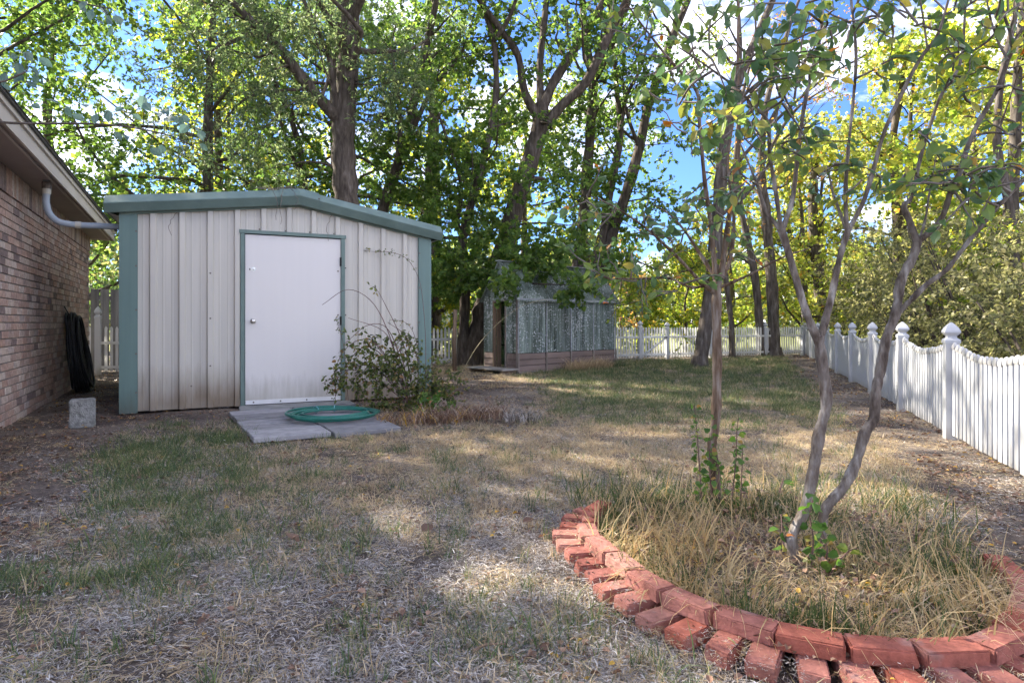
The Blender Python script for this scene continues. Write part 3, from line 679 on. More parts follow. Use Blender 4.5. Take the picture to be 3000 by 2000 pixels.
# ---------------------------------------------------------------- black hose coil leaning on the house wall, concrete block
def black_coil():
    u = np.array([-0.462, 0.887, 0]); n_ = np.array([0.887, 0.462, 0])
    c = np.array([-5.28, 6.37, 0]) + u*3.75
    root = empty('black_hose_coil', c + n_*0.2, 0, 'large coil of black hose leaning against the brick wall', 'hose')
    t = Tubes(); rr = np.random.default_rng(11)
    base = c + n_*0.2
    for k in range(26):
        th = np.linspace(0, 2*np.pi, 30); ra = 0.30 + 0.11*rr.random(); rb = 0.54 + 0.08*rr.random()
        ph = rr.random()*6; d0 = 0.04 + 0.17*rr.random(); tilt = rr.uniform(0.10, 0.32)
        zz = 0.62 + rr.uniform(-0.03, 0.03) + rb*np.cos(th+ph)
        zz = np.maximum(zz, 0.03)
        sx = rr.uniform(-0.09, 0.09) + ra*np.sin(th+ph)*(1.08-0.22*zz) + 0.012*np.sin(3*th+rr.random()*6)
        out = d0 + tilt*(1.2-zz)*0.6 + 0.015*np.sin(2*th+rr.random()*6)
        pts = (c[None] + sx[:,None]*u + out[:,None]*n_); pts[:,2] = zz
        t.add(pts - base, 0.016, 7)
    link_mesh('hose_loops', t.mesh('hose_loops'), M['hose_black'], root)
    mb = MB(); hk = c + u*-0.05
    mb.tube([hk+np.array([0,0,1.35])-base+n_*0.0, hk+np.array([0,0,1.22])+n_*0.06-base, hk+np.array([0,0,1.18])+n_*0.12-base], 0.008, 6)
    mb.build('wall_hook', M['black_metal'], root)
black_coil()
def rough_block():
    bm = bmesh.new(); bmesh.ops.create_cube(bm, size=1.0)
    bmesh.ops.scale(bm, vec=(0.225, 0.17, 0.30), verts=bm.verts)
    bmesh.ops.bevel(bm, geom=list(bm.edges), offset=0.012, segments=2, affect='EDGES')
    bmesh.ops.subdivide_edges(bm, edges=[e for e in bm.edges if e.calc_length() > 0.08], cuts=4, use_grid_fill=True)
    rr = random.Random(4)
    for v in bm.verts: v.co += Vector((rr.uniform(-.003,.003), rr.uniform(-.003,.003), rr.uniform(-.003,.003)))
    me = bpy.data.meshes.new('concrete_block'); bm.to_mesh(me); bm.free()
    o = link_mesh('concrete_block', me, M['concrete']); o.location = (-4.55, 6.55, 0.14); o.rotation_euler = (0.01, 0, R(30))
    tag(o, 'grey concrete block standing upright on bare dirt', 'block')
rough_block()

# ---------------------------------------------------------------- door pad of pavers, green hose
def s2w(x, y, z=0):
    c, s = math.cos(TH_S), math.sin(TH_S)
    return (-4.71 + c*x - s*y, 7.44 + s*x + c*y, z)
PAD = empty('paver_pad', s2w(1.95, -1.5), TH_S+R(5.5), 'grey concrete paver pad laid in front of the shed door', 'paving')
def paver(x0, x1, y0, y1, z, tilt):
    mb = MB().box(-(x1-x0)/2, (x1-x0)/2, -(y1-y0)/2, (y1-y0)/2, -0.05, 0.0)
    o = mb.build('paver', M['paver'], PAD, bevel=0.006)
    o.location = ((x0+x1)/2-1.95, (y0+y1)/2+1.5, z); o.rotation_euler = tilt
rr = random.Random(9)
cols = [(1.26, 1.97), (1.985, 2.66)]
for ci, (xa, xb) in enumerate(cols):
    ys = [-0.58, -0.98, -1.40, -1.74, -2.12, -2.62] if ci == 0 else [-0.60, -0.94, -1.28, -1.70, -2.14, -2.68]
    for r in range(5):
        sh = rr.uniform(-.006,.006)
        paver(xa+sh, xb+sh-0.014, ys[r+1]+0.024, ys[r], 0.042+rr.uniform(-.010,.008), (rr.uniform(-.012,.012), rr.uniform(-.012,.012), rr.uniform(-.012,.012)))
MB().box(1.30, 2.70, -0.50, -0.062, -0.05, 0.028).build('door_sill', M['sill_concrete'], SHED, bevel=0.008)
def green_hose():
    c = np.array([-1.98, 6.85, 0.058])
    root = empty('garden_hose', c, 0, 'coiled green garden hose lying on the pavers', 'hose')
    rr = np.random.default_rng(21); pts = []
    n = 7; th = np.linspace(0, 2*np.pi*n, n*34)
    lp = th/(2*np.pi)
    rad = 0.385 + 0.055*np.sin(lp*2.3) + 0.035*np.sin(th*0.5+1.0) + 0.012*np.sin(th*3.2)
    cx = 0.045*np.sin(lp*1.7+0.5); cy = 0.05*np.cos(lp*2.6)
    z = 0.014 + 0.0035*lp + 0.009*(1+np.sin(th*0.77+2))
    p = np.stack([cx + 1.08*rad*np.cos(th), cy + rad*np.sin(th), z], -1)
    t = Tubes(); t.add(p, 0.0125, 9)
    link_mesh('hose_loops', t.mesh('hose_loops'), M['hose_green'], root)
    for a in (2.3, 1.8):
        k = np.array([1.08*0.40*math.cos(a), 0.40*math.sin(a), 0.035]); d = np.array([math.cos(a), math.sin(a), 0])
        q = np.linspace(0, 2*np.pi, 13)
        MB().tube([k + d*0.075*np.cos(x) + np.array([0,0,0.034*np.sin(x)]) for x in q], 0.006, 6).build('hose_tie', M['hose_tie'], root)
    e = p[-1]; d = (p[-1]-p[-3]); d /= np.linalg.norm(d)
    MB().tube([e, e+d*0.02, e+d*0.021, e+d*0.045], [0.017,0.017,0.014,0.014], 10).build('hose_coupling', M['steel'], root)
green_hose()

# ---------------------------------------------------------------- small greenhouse
TH_G = R(42)
GH = empty('greenhouse', (0.13, 13.35, 0), TH_G, 'small greenhouse of weathered corrugated panels over brown boards', 'greenhouse')
GL, GW, GE, GR_, GB = 3.32, 1.18, 1.62, 2.42, 0.43
def corr(name, o, ux, uz, w, h, parent, pitch=0.068, amp=0.015, hfun=None, nrm=None):
    """corrugated sheet: o origin, ux along, uz up (unit), hfun(t)->height at t"""
    o = np.array(o, float); ux = np.array(ux, float); uz = np.array(uz, float)
    nr = np.cross(ux, uz) if nrm is None else np.array(nrm, float)
    nn = max(8, int(w/pitch*6)); t = np.linspace(0, w, nn)
    off = amp*np.sin(t/pitch*2*np.pi)
    hh = np.array([hfun(x) if hfun else h for x in t])
    b = o + t[:,None]*ux + off[:,None]*nr; tp = b + hh[:,None]*uz
    V = np.concatenate([b, tp, b - nr*0.003, tp - nr*0.003]); i = np.arange(nn-1)
    Fq = np.concatenate([np.stack([i, i+1, nn+i+1, nn+i], -1), np.stack([2*nn+i, 3*nn+i, 3*nn+i+1, 2*nn+i+1], -1)])
    return link_mesh(name, np_mesh(name, V, Fq, smooth=True), M['fibreglass'], parent)
bays = [0.0, 0.86, 1.67, 2.47, GL]
for a, b in zip(bays[:-1], bays[1:]):
    m_ = a+0.012+(b-a-0.024)*0.6
    corr('corrugated_panel', (a+0.012, 0.004, GB), (1,0,0), (0,0,1), m_-a-0.012, GE-GB, GH)
    corr('corrugated_panel', (m_+0.002, -0.001, GB-0.004), (1,0,0), (0,0,1), b-0.012-m_-0.002, GE-GB+0.004, GH)
    corr('corrugated_panel', (a+0.012, GW-0.004, 0.1), (1,0,0), (0,0,1), b-a-0.024, GE-0.1, GH)
corr('corrugated_panel', (GL-0.004, 0.02, 0.1), (0,1,0), (0,0,1), GW-0.04, 1, GH, hfun=lambda t: GE-0.1+(GR_-GE)*(1-abs(t+0.02-GW/2)/(GW/2)))
DG0, DG1, DGZ = 0.41, 0.78, 1.56
gz = lambda y: GE+(GR_-GE)*(1-abs(y-GW/2)/(GW/2))
corr('corrugated_panel', (0.004, 0.02, GB), (0,1,0), (0,0,1), DG0-0.06, 1, GH, hfun=lambda t: gz(t+0.02)-GB, nrm=(-1,0,0))
corr('corrugated_panel', (0.004, DG1+0.04, GB), (0,1,0), (0,0,1), GW-DG1-0.06, 1, GH, hfun=lambda t: gz(t+DG1+0.04)-GB, nrm=(-1,0,0))
corr('corrugated_panel', (0.004, DG0-0.04, DGZ+0.03), (0,1,0), (0,0,1), DG1-DG0+0.08, 1, GH, hfun=lambda t: gz(t+DG0-0.04)-DGZ-0.03, nrm=(-1,0,0))
sl_len = math.hypot(GW/2+0.07, (GR_-GE)*(GW/2+0.07)/(GW/2)); uz = np.array([0, GW/2, GR_-GE]); uz /= np.linalg.norm(uz)
rb = [-0.07, 0.80, 1.66, 2.52, GL+0.07]
for a, b in zip(rb[:-1], rb[1:]):
    for s in (0, 1):
        u = np.array([0, uz[1]*(1 if s == 0 else -1), uz[2]])
        o0 = np.array([a, GW/2 - (1 if s == 0 else -1)*(GW/2+0.07), GR_+0.03 - sl_len*uz[2]])
        corr('roof_panel', o0 + np.array([0.004,0,0.006*(int(a*10) % 2)]), (1,0,0), u, b-a+0.03, sl_len, GH, amp=0.015)
MB().bar((-0.08, GW/2, GR_+0.05), (GL+0.08, GW/2, GR_+0.05), 0.14, 0.02).build('ridge_cap', M['flashing'], GH)
MB().bar((-0.07, -0.045, GE-0.015), (GL+0.07, -0.045, GE-0.015), 0.03, 0.04).build('eave_rail', M['flashing'], GH)
for z0, z1 in ((0.035, 0.155), (0.165, 0.285), (0.295, 0.415)):
    for a, b in zip(bays[:-1], bays[1:]):
        MB().add([(a+0.025,-0.012,z0),(b-0.025,-0.012,z0),(b-0.025,0.002,z1),(a+0.025,0.002,z1),(a+0.025,0.02,z0),(b-0.025,0.02,z0),(b-0.025,0.02,z1),(a+0.025,0.02,z1)],
                 [(0,1,2,3),(0,4,5,1),(3,2,6,7),(0,3,7,4),(1,5,6,2),(4,7,6,5)]).build('siding_board', M['plank_brown'], GH)
    for a, b in ((0.045, DG0-0.045), (DG1+0.045, GW-0.03)):
        MB().add([(-0.012,a,z0),(-0.012,b,z0),(0.002,b,z1),(0.002,a,z1),(0.02,a,z0),(0.02,b,z0),(0.02,b,z1),(0.02,a,z1)],
                 [(0,1,2,3),(0,4,5,1),(3,2,6,7),(0,3,7,4),(1,5,6,2),(4,7,6,5)]).build('siding_board', M['plank_brown'], GH)
MB().box(0.03, GL-0.03, 0.021, 0.04, 0.0, GB).build('board_backing', M['dark_gap'], GH)
MB().box(0.021, 0.04, 0.05, DG0-0.04, 0.0, GB-0.001).build('board_backing', M['dark_gap'], GH)
MB().box(0.021, 0.04, DG1+0.04, GW-0.05, 0.0, GB-0.001).build('board_backing', M['dark_gap'], GH)
MB().bar((-0.03,-0.03,0.015), (GL+0.02,-0.03,0.015), 0.07, 0.03).build('base_sill', M['batten'], GH)
for x in bays:
    MB().box(x-0.02, x+0.02, -0.03, -0.0125, 0.03, GB+0.005).build('batten', M['batten'], GH)
    MB().box(x-0.011, x+0.011, -0.024, -0.008, GB+0.006, GE-0.03).build('flashing_strip', M['flashing'], GH)
MB().box(-0.03, -0.013, 0.0, 0.035, 0.03, GE-0.03).build('batten', M['batten'], GH)
MB().box(-0.025, 0.05, DG0-0.04, DG0, 0.02, DGZ).build('door_jamb', M['batten'], GH)
MB().box(-0.025, 0.05, DG1, DG1+0.04, 0.02, DGZ).build('door_jamb', M['stake'], GH)
MB().box(-0.026, 0.05, DG0-0.04, DG1+0.04, DGZ+0.001, DGZ+0.03).build('door_head', M['batten'], GH)
mb = MB(); mb.box(0.06, 0.17, DG1-0.03, DG1-0.005, 0.05, DGZ-0.02); mb.build('open_door', M['stake'], GH)
MB().box(0.05, GL-0.05, 0.05, GW-0.05, -0.02, 0.012).build('floor', M['dark_gap'], GH)
for z in (0.55, 1.05): MB().box(0.5, GL-0.1, GW-0.4, GW-0.06, z, z+0.03).build('shelf', M['dark_gap'], GH)
st = empty('wooden_step', (0.13-0.669*0.55, 13.35+0.743*0.55, 0), TH_G, 'low weathered wooden step at the greenhouse doorway', 'step')
for k in range(4): MB().box(-0.50+0.115*k, -0.39+0.115*k, -0.62, 0.62, 0.075, 0.105).build('step_board', M['step_wood'], st)
for y in (-0.55, 0.5): MB().box(-0.47, -0.06, y, y+0.05, 0.0, 0.074).build('step_bearer', M['stake'], st)

# ---------------------------------------------------------------- fences
def square_loft(mb, prof, cx=0, cy=0):
    v = []
    for h, z in prof: v += [(cx-h,cy-h,z),(cx+h,cy-h,z),(cx+h,cy+h,z),(cx-h,cy+h,z)]
    n = len(prof)
    fs = [(i*4+j, i*4+(j+1) % 4, (i+1)*4+(j+1) % 4, (i+1)*4+j) for i in range(n-1) for j in range(4)] + [(0,3,2,1), tuple(4*(n-1)+j for j in range(4))]
    return mb.add(v, fs)
POST = [(0.053,-0.05),(0.053,0.905),(0.060,0.908),(0.061,0.935),(0.055,0.945),(0.036,0.960),(0.036,0.975),(0.050,0.990),(0.062,1.008),(0.060,1.025),(0.046,1.056),(0.026,1.084),(0.006,1.105)]
post_me = square_loft(MB(), POST).build('post', M['vinyl']).data
for o in list(bpy.data.objects):
    if o.name.startswith('post'): bpy.data.objects.remove(o)
def add_part(me, name, parent, loc, rz=0, sc=None):
    o = link_mesh(name, me, None, parent); o.location = loc; o.rotation_euler = (0, 0, rz)
    if sc: o.scale = sc
    return o
# side fence: nice face inwards, scalloped top
A = np.array([9.87, 20.80]); B0 = np.array([4.19, 5.90]); dS = (A-B0)/np.linalg.norm(A-B0)
span = np.linalg.norm(A-B0)/8
SF = empty('side_picket_fence', (*B0, 0), math.atan2(dS[1], dS[0]), 'white scalloped picket fence running along the right side', 'fence')
pk = MB()
v = []
for z, hw, hd in ((0,0.036,0.011),(1.0,0.036,0.011)): v += [(-hw,-hd,z),(hw,-hd,z),(hw,hd,z),(-hw,hd,z)]
pk.add(v, [(0,1,5,4),(1,2,6,5),(2,3,7,6),(3,0,4,7),(0,3,2,1),(4,5,6,7)])
picket_body = pk.build('tmp', M['vinyl']); pb_me = picket_body.data; bpy.data.objects.remove(picket_body)
ck = MB(); v = []
cp = [(0.036,0.011,0.0),(0.040,0.016,0.003),(0.041,0.017,0.022),(0.036,0.014,0.040),(0.022,0.010,0.058),(0.006,0.004,0.068)]
for hw, hd, z in cp: v += [(-hw,-hd,z),(hw,-hd,z),(hw,hd,z),(-hw,hd,z)]
ck.add(v, [(i*4+j, i*4+(j+1) % 4, (i+1)*4+(j+1) % 4, (i+1)*4+j) for i in range(len(cp)-1) for j in range(4)] + [tuple(4*(len(cp)-1)+j for j in range(4))])
o = ck.build('tmp', M['vinyl']); cap_me = o.data; bpy.data.objects.remove(o)
rr = random.Random(2)
for k in range(-1, 9):
    x0 = k*span
    add_part(post_me, 'post', SF, (x0, 0, rr.uniform(-0.01, 0.005)), sc=(1.04, 1.04, 1))
    if k == 8: break
    npk = 18; w0 = 0.065
    gap = (span - 2*w0)/npk
    for i in range(npk):
        t = (i+0.5)/npk; x = x0 + w0 + gap*(i+0.5)
        top = 0.775 + 0.10*(2*t-1)**2
        a = add_part(pb_me, 'picket', SF, (x, 0.0, 0.035+rr.uniform(-.008,.008)), sc=(1, 1, top-0.035-0.02))
        c = link_mesh('picket_cap', cap_me, None, a); c.parent = a; c.location = (0, 0, 1.0); c.scale = (1, 1, 1/(top-0.035-0.02))
    for z in (0.17, 0.60):
        MB().box(x0+0.055, x0+span-0.055, -0.052, -0.012, z-0.035, z+0.035).build('rail', M['vinyl'], SF)
# back fence: rails towards the yard
C0 = np.array([-10.2, 12.58]); dB = (A-C0)/np.linalg.norm(A-C0); LB = np.linalg.norm(A-C0)
BF = empty('back_picket_fence', (*C0, 0), math.atan2(dB[1], dB[0]), 'white picket fence with open pickets along the back of the yard', 'fence')
pk = MB()
pk.add([(-0.026,-0.009,0),(0.026,-0.009,0),(0.026,0.009,0),(-0.026,0.009,0),(-0.026,-0.009,0.86),(0.026,-0.009,0.86),(0.026,0.009,0.86),(-0.026,0.009,0.86),(-0.014,-0.006,0.89),(0.014,-0.006,0.89),(0.014,0.006,0.89),(-0.014,0.006,0.89),(0,0,0.905)],
    [(0,1,5,4),(1,2,6,5),(2,3,7,6),(3,0,4,7),(4,5,9,8),(5,6,10,9),(6,7,11,10),(7,4,8,11),(8,9,12),(9,10,12),(10,11,12),(11,8,12)])
o = pk.build('tmp', M['vinyl_thin']); bp_me = o.data; bpy.data.objects.remove(o)
def t_at(px):     # distance along the back fence for a bearing
    r = (px-1176)/F
    return (C0[0]-r*C0[1])/(r*dB[1]-dB[0])
gate0, gate1 = t_at(1470), t_at(1532)
posts_t = [t_at(225), t_at(255)+0.6, 3.6, 5.6, 7.4, t_at(1012)+1.0, 11.0, 12.9, gate0, gate1, t_at(1633), t_at(1757), LB-0.12]
for t in posts_t:
    add_part(post_me, 'post', BF, (t, 0.0, 0), sc=(1.0, 1.0, 1.30 if t < 3 else (1.04 if t == gate0 else 1.0)))
x = 0.05
while x < LB-0.15:
    if not (gate0-0.06 < x < gate1+0.06) and all(abs(x-t) > 0.075 for t in posts_t):
        if x < 3.6 or x > 8.0:
            add_part(bp_me, 'picket', BF, (x, 0.0, 0.05+rr.uniform(-.012,.012)), sc=(1,1,1.06 if x < 3 else rr.uniform(0.985,1.01)))
    x += 0.1
ps = sorted(posts_t)
for a, b in zip(ps[:-1], ps[1:]):
    if abs(a-gate0) < 1e-6: continue
    for z in (0.14, 0.66):
        MB().box(a+0.055, b-0.055, -0.045, -0.011, z-0.03, z+0.03).build('rail', M['vinyl_thin'], BF)
GT = empty('picket_gate', (*(C0+dB*gate0), 0), math.atan2(dB[1], dB[0]), 'white picket gate with a diagonal brace in the back fence', 'gate')
gw = gate1-gate0
x = 0.115
while x < gw-0.09:
    add_part(bp_me, 'picket', GT, (x, 0.0, 0.05)); x += 0.1
for z in (0.14, 0.66): MB().box(0.075, gw-0.075, -0.045, -0.011, z-0.03, z+0.03).build('rail', M['vinyl_dirty'], GT)
MB().bar((0.10,-0.062,0.15), (gw-0.10,-0.062,0.62), 0.03, 0.06, up=(0,1,0)).build('brace', M['vinyl'], GT)
MB().box(gw-0.14, gw-0.03, -0.075, -0.046, 0.63, 0.66).build('latch', M['black_metal'], GT)
# old board fence in the gap behind the shed
WF = empty('board_fence', (-9.6, 13.75, 0), math.atan2(dB[1], dB[0]), 'tall weathered grey board fence behind the white pickets at left', 'fence')
for k in range(16):
    MB().box(0.19*k, 0.19*k+0.165, 0, 0.02, 0.02, 1.83+rr.uniform(-.03,.02)).build('board', M['grey_wood'], WF)
for z in (0.35, 1.6): MB().box(0, 3.1, 0.021, 0.06, z, z+0.09).build('rail', M['grey_wood'], WF)
# brown wooden stake
o = MB().tube([P(1044,852,13.9), P(1043,780,13.9), P(1046,711,13.9)], [0.05,0.047,0.045], 8).build('wooden_stake', M['stake'], None, smooth=True)
tag(o, 'brown round wooden post standing between shed and greenhouse', 'post')

# ---------------------------------------------------------------- brick-edged bed
RING = [(.48,3.5),(.38,3.31),(.328,3.006),(.381,2.76),(.483,2.45),(.618,2.215),(.767,2.059),(.925,1.964),(1.095,1.912),(1.277,1.883),(1.443,1.892),(1.60,1.95),(1.82,2.12),(2.02,2.38),(2.14,2.7),(2.15,3.1),(2.0,3.5),(1.7,3.78),(1.3,3.88),(.85,3.78)]
ring = smooth_line(RING + [RING[0]], 10)
seg = np.linalg.norm(np.diff(ring, axis=0), axis=1); cum = np.concatenate([[0], np.cumsum(seg)]); RL = cum[-1]
def ring_at(t):
    t = t % RL; i = int(np.searchsorted(cum, t, side='right')-1); i = min(i, len(ring)-2)
    f = (t-cum[i])/seg[i]; p = ring[i]*(1-f)+ring[i+1]*f
    d = ring[i+1]-ring[i]; d = d/np.linalg.norm(d)
    return p, d
BED = empty('brick_bed_edging', (1.25, 2.85, 0), 0, 'double row of loose red bricks edging the round bed', 'edging')
def brick_mesh(seed, chip=False):
    bm = bmesh.new(); bmesh.ops.create_cube(bm, size=1.0)
    bmesh.ops.scale(bm, vec=(0.200, 0.094, 0.055), verts=bm.verts)
    rr = random.Random(seed)
    if chip:
        vs = [v for v in bm.verts if v.co.x > 0 and v.co.y < 0]
        for v in vs: v.co.x -= rr.uniform(0.015, 0.03) if v.co.z > 0 else 0.004; v.co.y += 0.008
    bmesh.ops.bevel(bm, geom=list(bm.edges), offset=0.0055, segments=2, affect='EDGES')
    for v in bm.verts: v.co += Vector((rr.uniform(-.0015,.0015), rr.uniform(-.0015,.0015), rr.uniform(-.0012,.0012)))
    me = bpy.data.meshes.new('brick'); bm.to_mesh(me); bm.free(); me.materials.append(M['red_brick'])
    return me
BR = [brick_mesh(i, i >= 3) for i in range(5)]
rr = random.Random(12)
bc = Vector((1.25, 2.85, 0))
T_END = float(cum[np.argmin(np.linalg.norm(ring-np.array([2.06,2.48]), axis=1))])
t = 0.0; i = 0
while t < T_END:
    p, d = ring_at(t+0.1); n_in = np.array([-d[1], d[0]])          # ring runs counter-clockwise: left is inside
    q = p + n_in*(0.047+rr.uniform(-.008,.008))
    o = link_mesh('brick', BR[rr.randrange(5)], None, BED)
    o.location = (q[0]-bc.x, q[1]-bc.y, 0.070+rr.uniform(-.004,.004))
    o.rotation_euler = (rr.uniform(-.03,.03), rr.uniform(-.02,.02), math.atan2(d[1], d[0])+rr.uniform(-.05,.05))
    t += 0.205+rr.uniform(0.0, 0.016); i += 1
t = 0.0
while t < T_END-0.5:
    p, d = ring_at(t+0.05); n_in = np.array([-d[1], d[0]])
    q = p - n_in*(0.018+rr.uniform(-.016,.016))
    o = link_mesh('brick', BR[rr.randrange(5)], None, BED)
    o.location = (q[0]-bc.x, q[1]-bc.y, 0.020+rr.uniform(-.008,.004))
    o.rotation_euler = (rr.uniform(-.025,.025), rr.uniform(-.03,.03), math.atan2(d[1], d[0])+math.pi/2*(1 if rr.random() < .5 else -1)+rr.uniform(-.07,.07))
    t += 0.113+rr.uniform(0.0, 0.02)
def in_ring(X, Y, grow=0.0):
    c = np.array([1.25, 2.87]); R_ = ring - c
    ang = np.arctan2(R_[:,1], R_[:,0]); rad = np.linalg.norm(R_, axis=1); k = np.argsort(ang)
    a = np.arctan2(Y-c[1], X-c[0]); return np.hypot(X-c[0], Y-c[1]) < np.interp(a, ang[k], rad[k], period=2*np.pi) + grow
# soil mound inside the bed
bp_ = ring[::3][:-1]; n = len(bp_)
c = np.array([1.25, 2.87]); V = []
for f, z in ((0.93, 0.022), (0.6, 0.026), (0.25, 0.026)):
    for p in bp_: V.append((*(c+(p-c)*f), z+0.01*math.sin(p[0]*19+p[1]*13+f*7)))
V.append((*c, 0.026)); fs = [(k*n+j, k*n+(j+1) % n, (k+1)*n+(j+1) % n, (k+1)*n+j) for k in range(2) for j in range(n)] + [(2*n+j, 2*n+(j+1) % n, 3*n) for j in range(n)]
o = MB().add(V, fs).build('bed_soil', M['ground'], None, smooth=True); tag(o, 'soil inside the brick edged bed', 'soil', kind='structure')

# ---------------------------------------------------------------- plants: leaf sheets, blades, limbs
def unit(v): return v/(np.linalg.norm(v, axis=-1, keepdims=True)+1e-9)
def leaves_mesh(name, Pt, Ax, L_, W_, off=(0,0,0), rnd=None, rng=RNG, fold=0.18, up=0.6, six=False):
    """one folded blade per leaf. Pt base points, Ax axis (unit), L_, W_ sizes"""
    n = len(Pt); Ax = unit(Ax)
    up_v = unit(rng.standard_normal((n, 3)) + np.array([0, 0, up*2.0]))
    B = unit(np.cross(Ax, up_v)); Nn = np.cross(B, Ax)
    L_ = np.broadcast_to(L_, (n,))[:, None]; W_ = np.broadcast_to(W_, (n,))[:, None]
    b = Pt - np.asarray(off)[None]
    if six:
        q = [b, b+Ax*L_*.3+B*W_*.46+Nn*W_*fold, b+Ax*L_*.68+B*W_*.40+Nn*W_*fold*.8, b+Ax*L_-Nn*L_*.12, b+Ax*L_*.68-B*W_*.40+Nn*W_*fold*.8, b+Ax*L_*.3-B*W_*.46+Nn*W_*fold]
        V = np.stack(q, 1).reshape(-1, 3); i = np.arange(n)*6
        Fq = np.concatenate([np.stack([i, i+1, i+2, i+3], -1), np.stack([i, i+3, i+4, i+5], -1)])
        me = np_mesh(name, V, Fq)
        r = rng.random(n) if rnd is None else rnd
        face_attr(me, 'rnd', np.concatenate([r, r])); return me
    V = np.stack([b, b+Ax*L_*.45+B*W_*.5+Nn*W_*fold, b+Ax*L_, b+Ax*L_*.45-B*W_*.5+Nn*W_*fold], 1).reshape(-1, 3)
    me = np_mesh(name, V, np.arange(n*4).reshape(n, 4))
    face_attr(me, 'rnd', rng.random(n) if rnd is None else rnd)
    return me

def blades_mesh(name, Pt, Dr, H, W, bend, seg=3, off=(0,0,0), rnd=None, rng=RNG):
    """grass blades: base Pt, lean direction Dr (2d unit), height, width, bend 0..1"""
    n = len(Pt); k = np.linspace(0, 1, seg+1)[None, :, None]
    H = np.broadcast_to(H, (n,))[:, None, None]; bend = np.broadcast_to(bend, (n,))[:, None, None]
    D3 = np.concatenate([Dr, np.zeros((n,1))], 1)[:, None, :]
    ang = bend*k*np.pi*0.62
    # arc
    hx = H*np.cumsum(np.concatenate([np.zeros((n,1,1)), np.sin(ang[:,1:])/seg], 1), 1)
    hz = H*np.cumsum(np.concatenate([np.zeros((n,1,1)), np.cos(ang[:,1:])/seg], 1), 1)
    C = (Pt-np.asarray(off)[None])[:, None, :] + D3*hx + np.array([0,0,1.0])[None,None]*hz
    S_ = np.stack([-Dr[:,1], Dr[:,0], np.zeros(n)], 1)
    tw = rng.uniform(-1.2, 1.2, n)[:, None]; S_ = unit(S_*np.cos(tw)+np.concatenate([Dr, np.zeros((n,1))],1)*np.sin(tw))
    w = np.broadcast_to(W, (n,))[:, None, None]*(1-k**1.5*0.93)*0.5
    Lf = C - S_[:,None,:]*w; Rt = C + S_[:,None,:]*w
    V = np.stack([Lf, Rt], 2).reshape(-1, 3)
    b = (np.arange(n)*(seg+1)*2)[:, None]+np.arange(seg)[None]*2
    Fq = np.stack([b, b+1, b+3, b+2], -1).reshape(-1, 4)
    me = np_mesh(name, V, Fq, smooth=True)
    r = rng.random(n) if rnd is None else rnd
    face_attr(me, 'rnd', np.repeat(r, seg)); return me

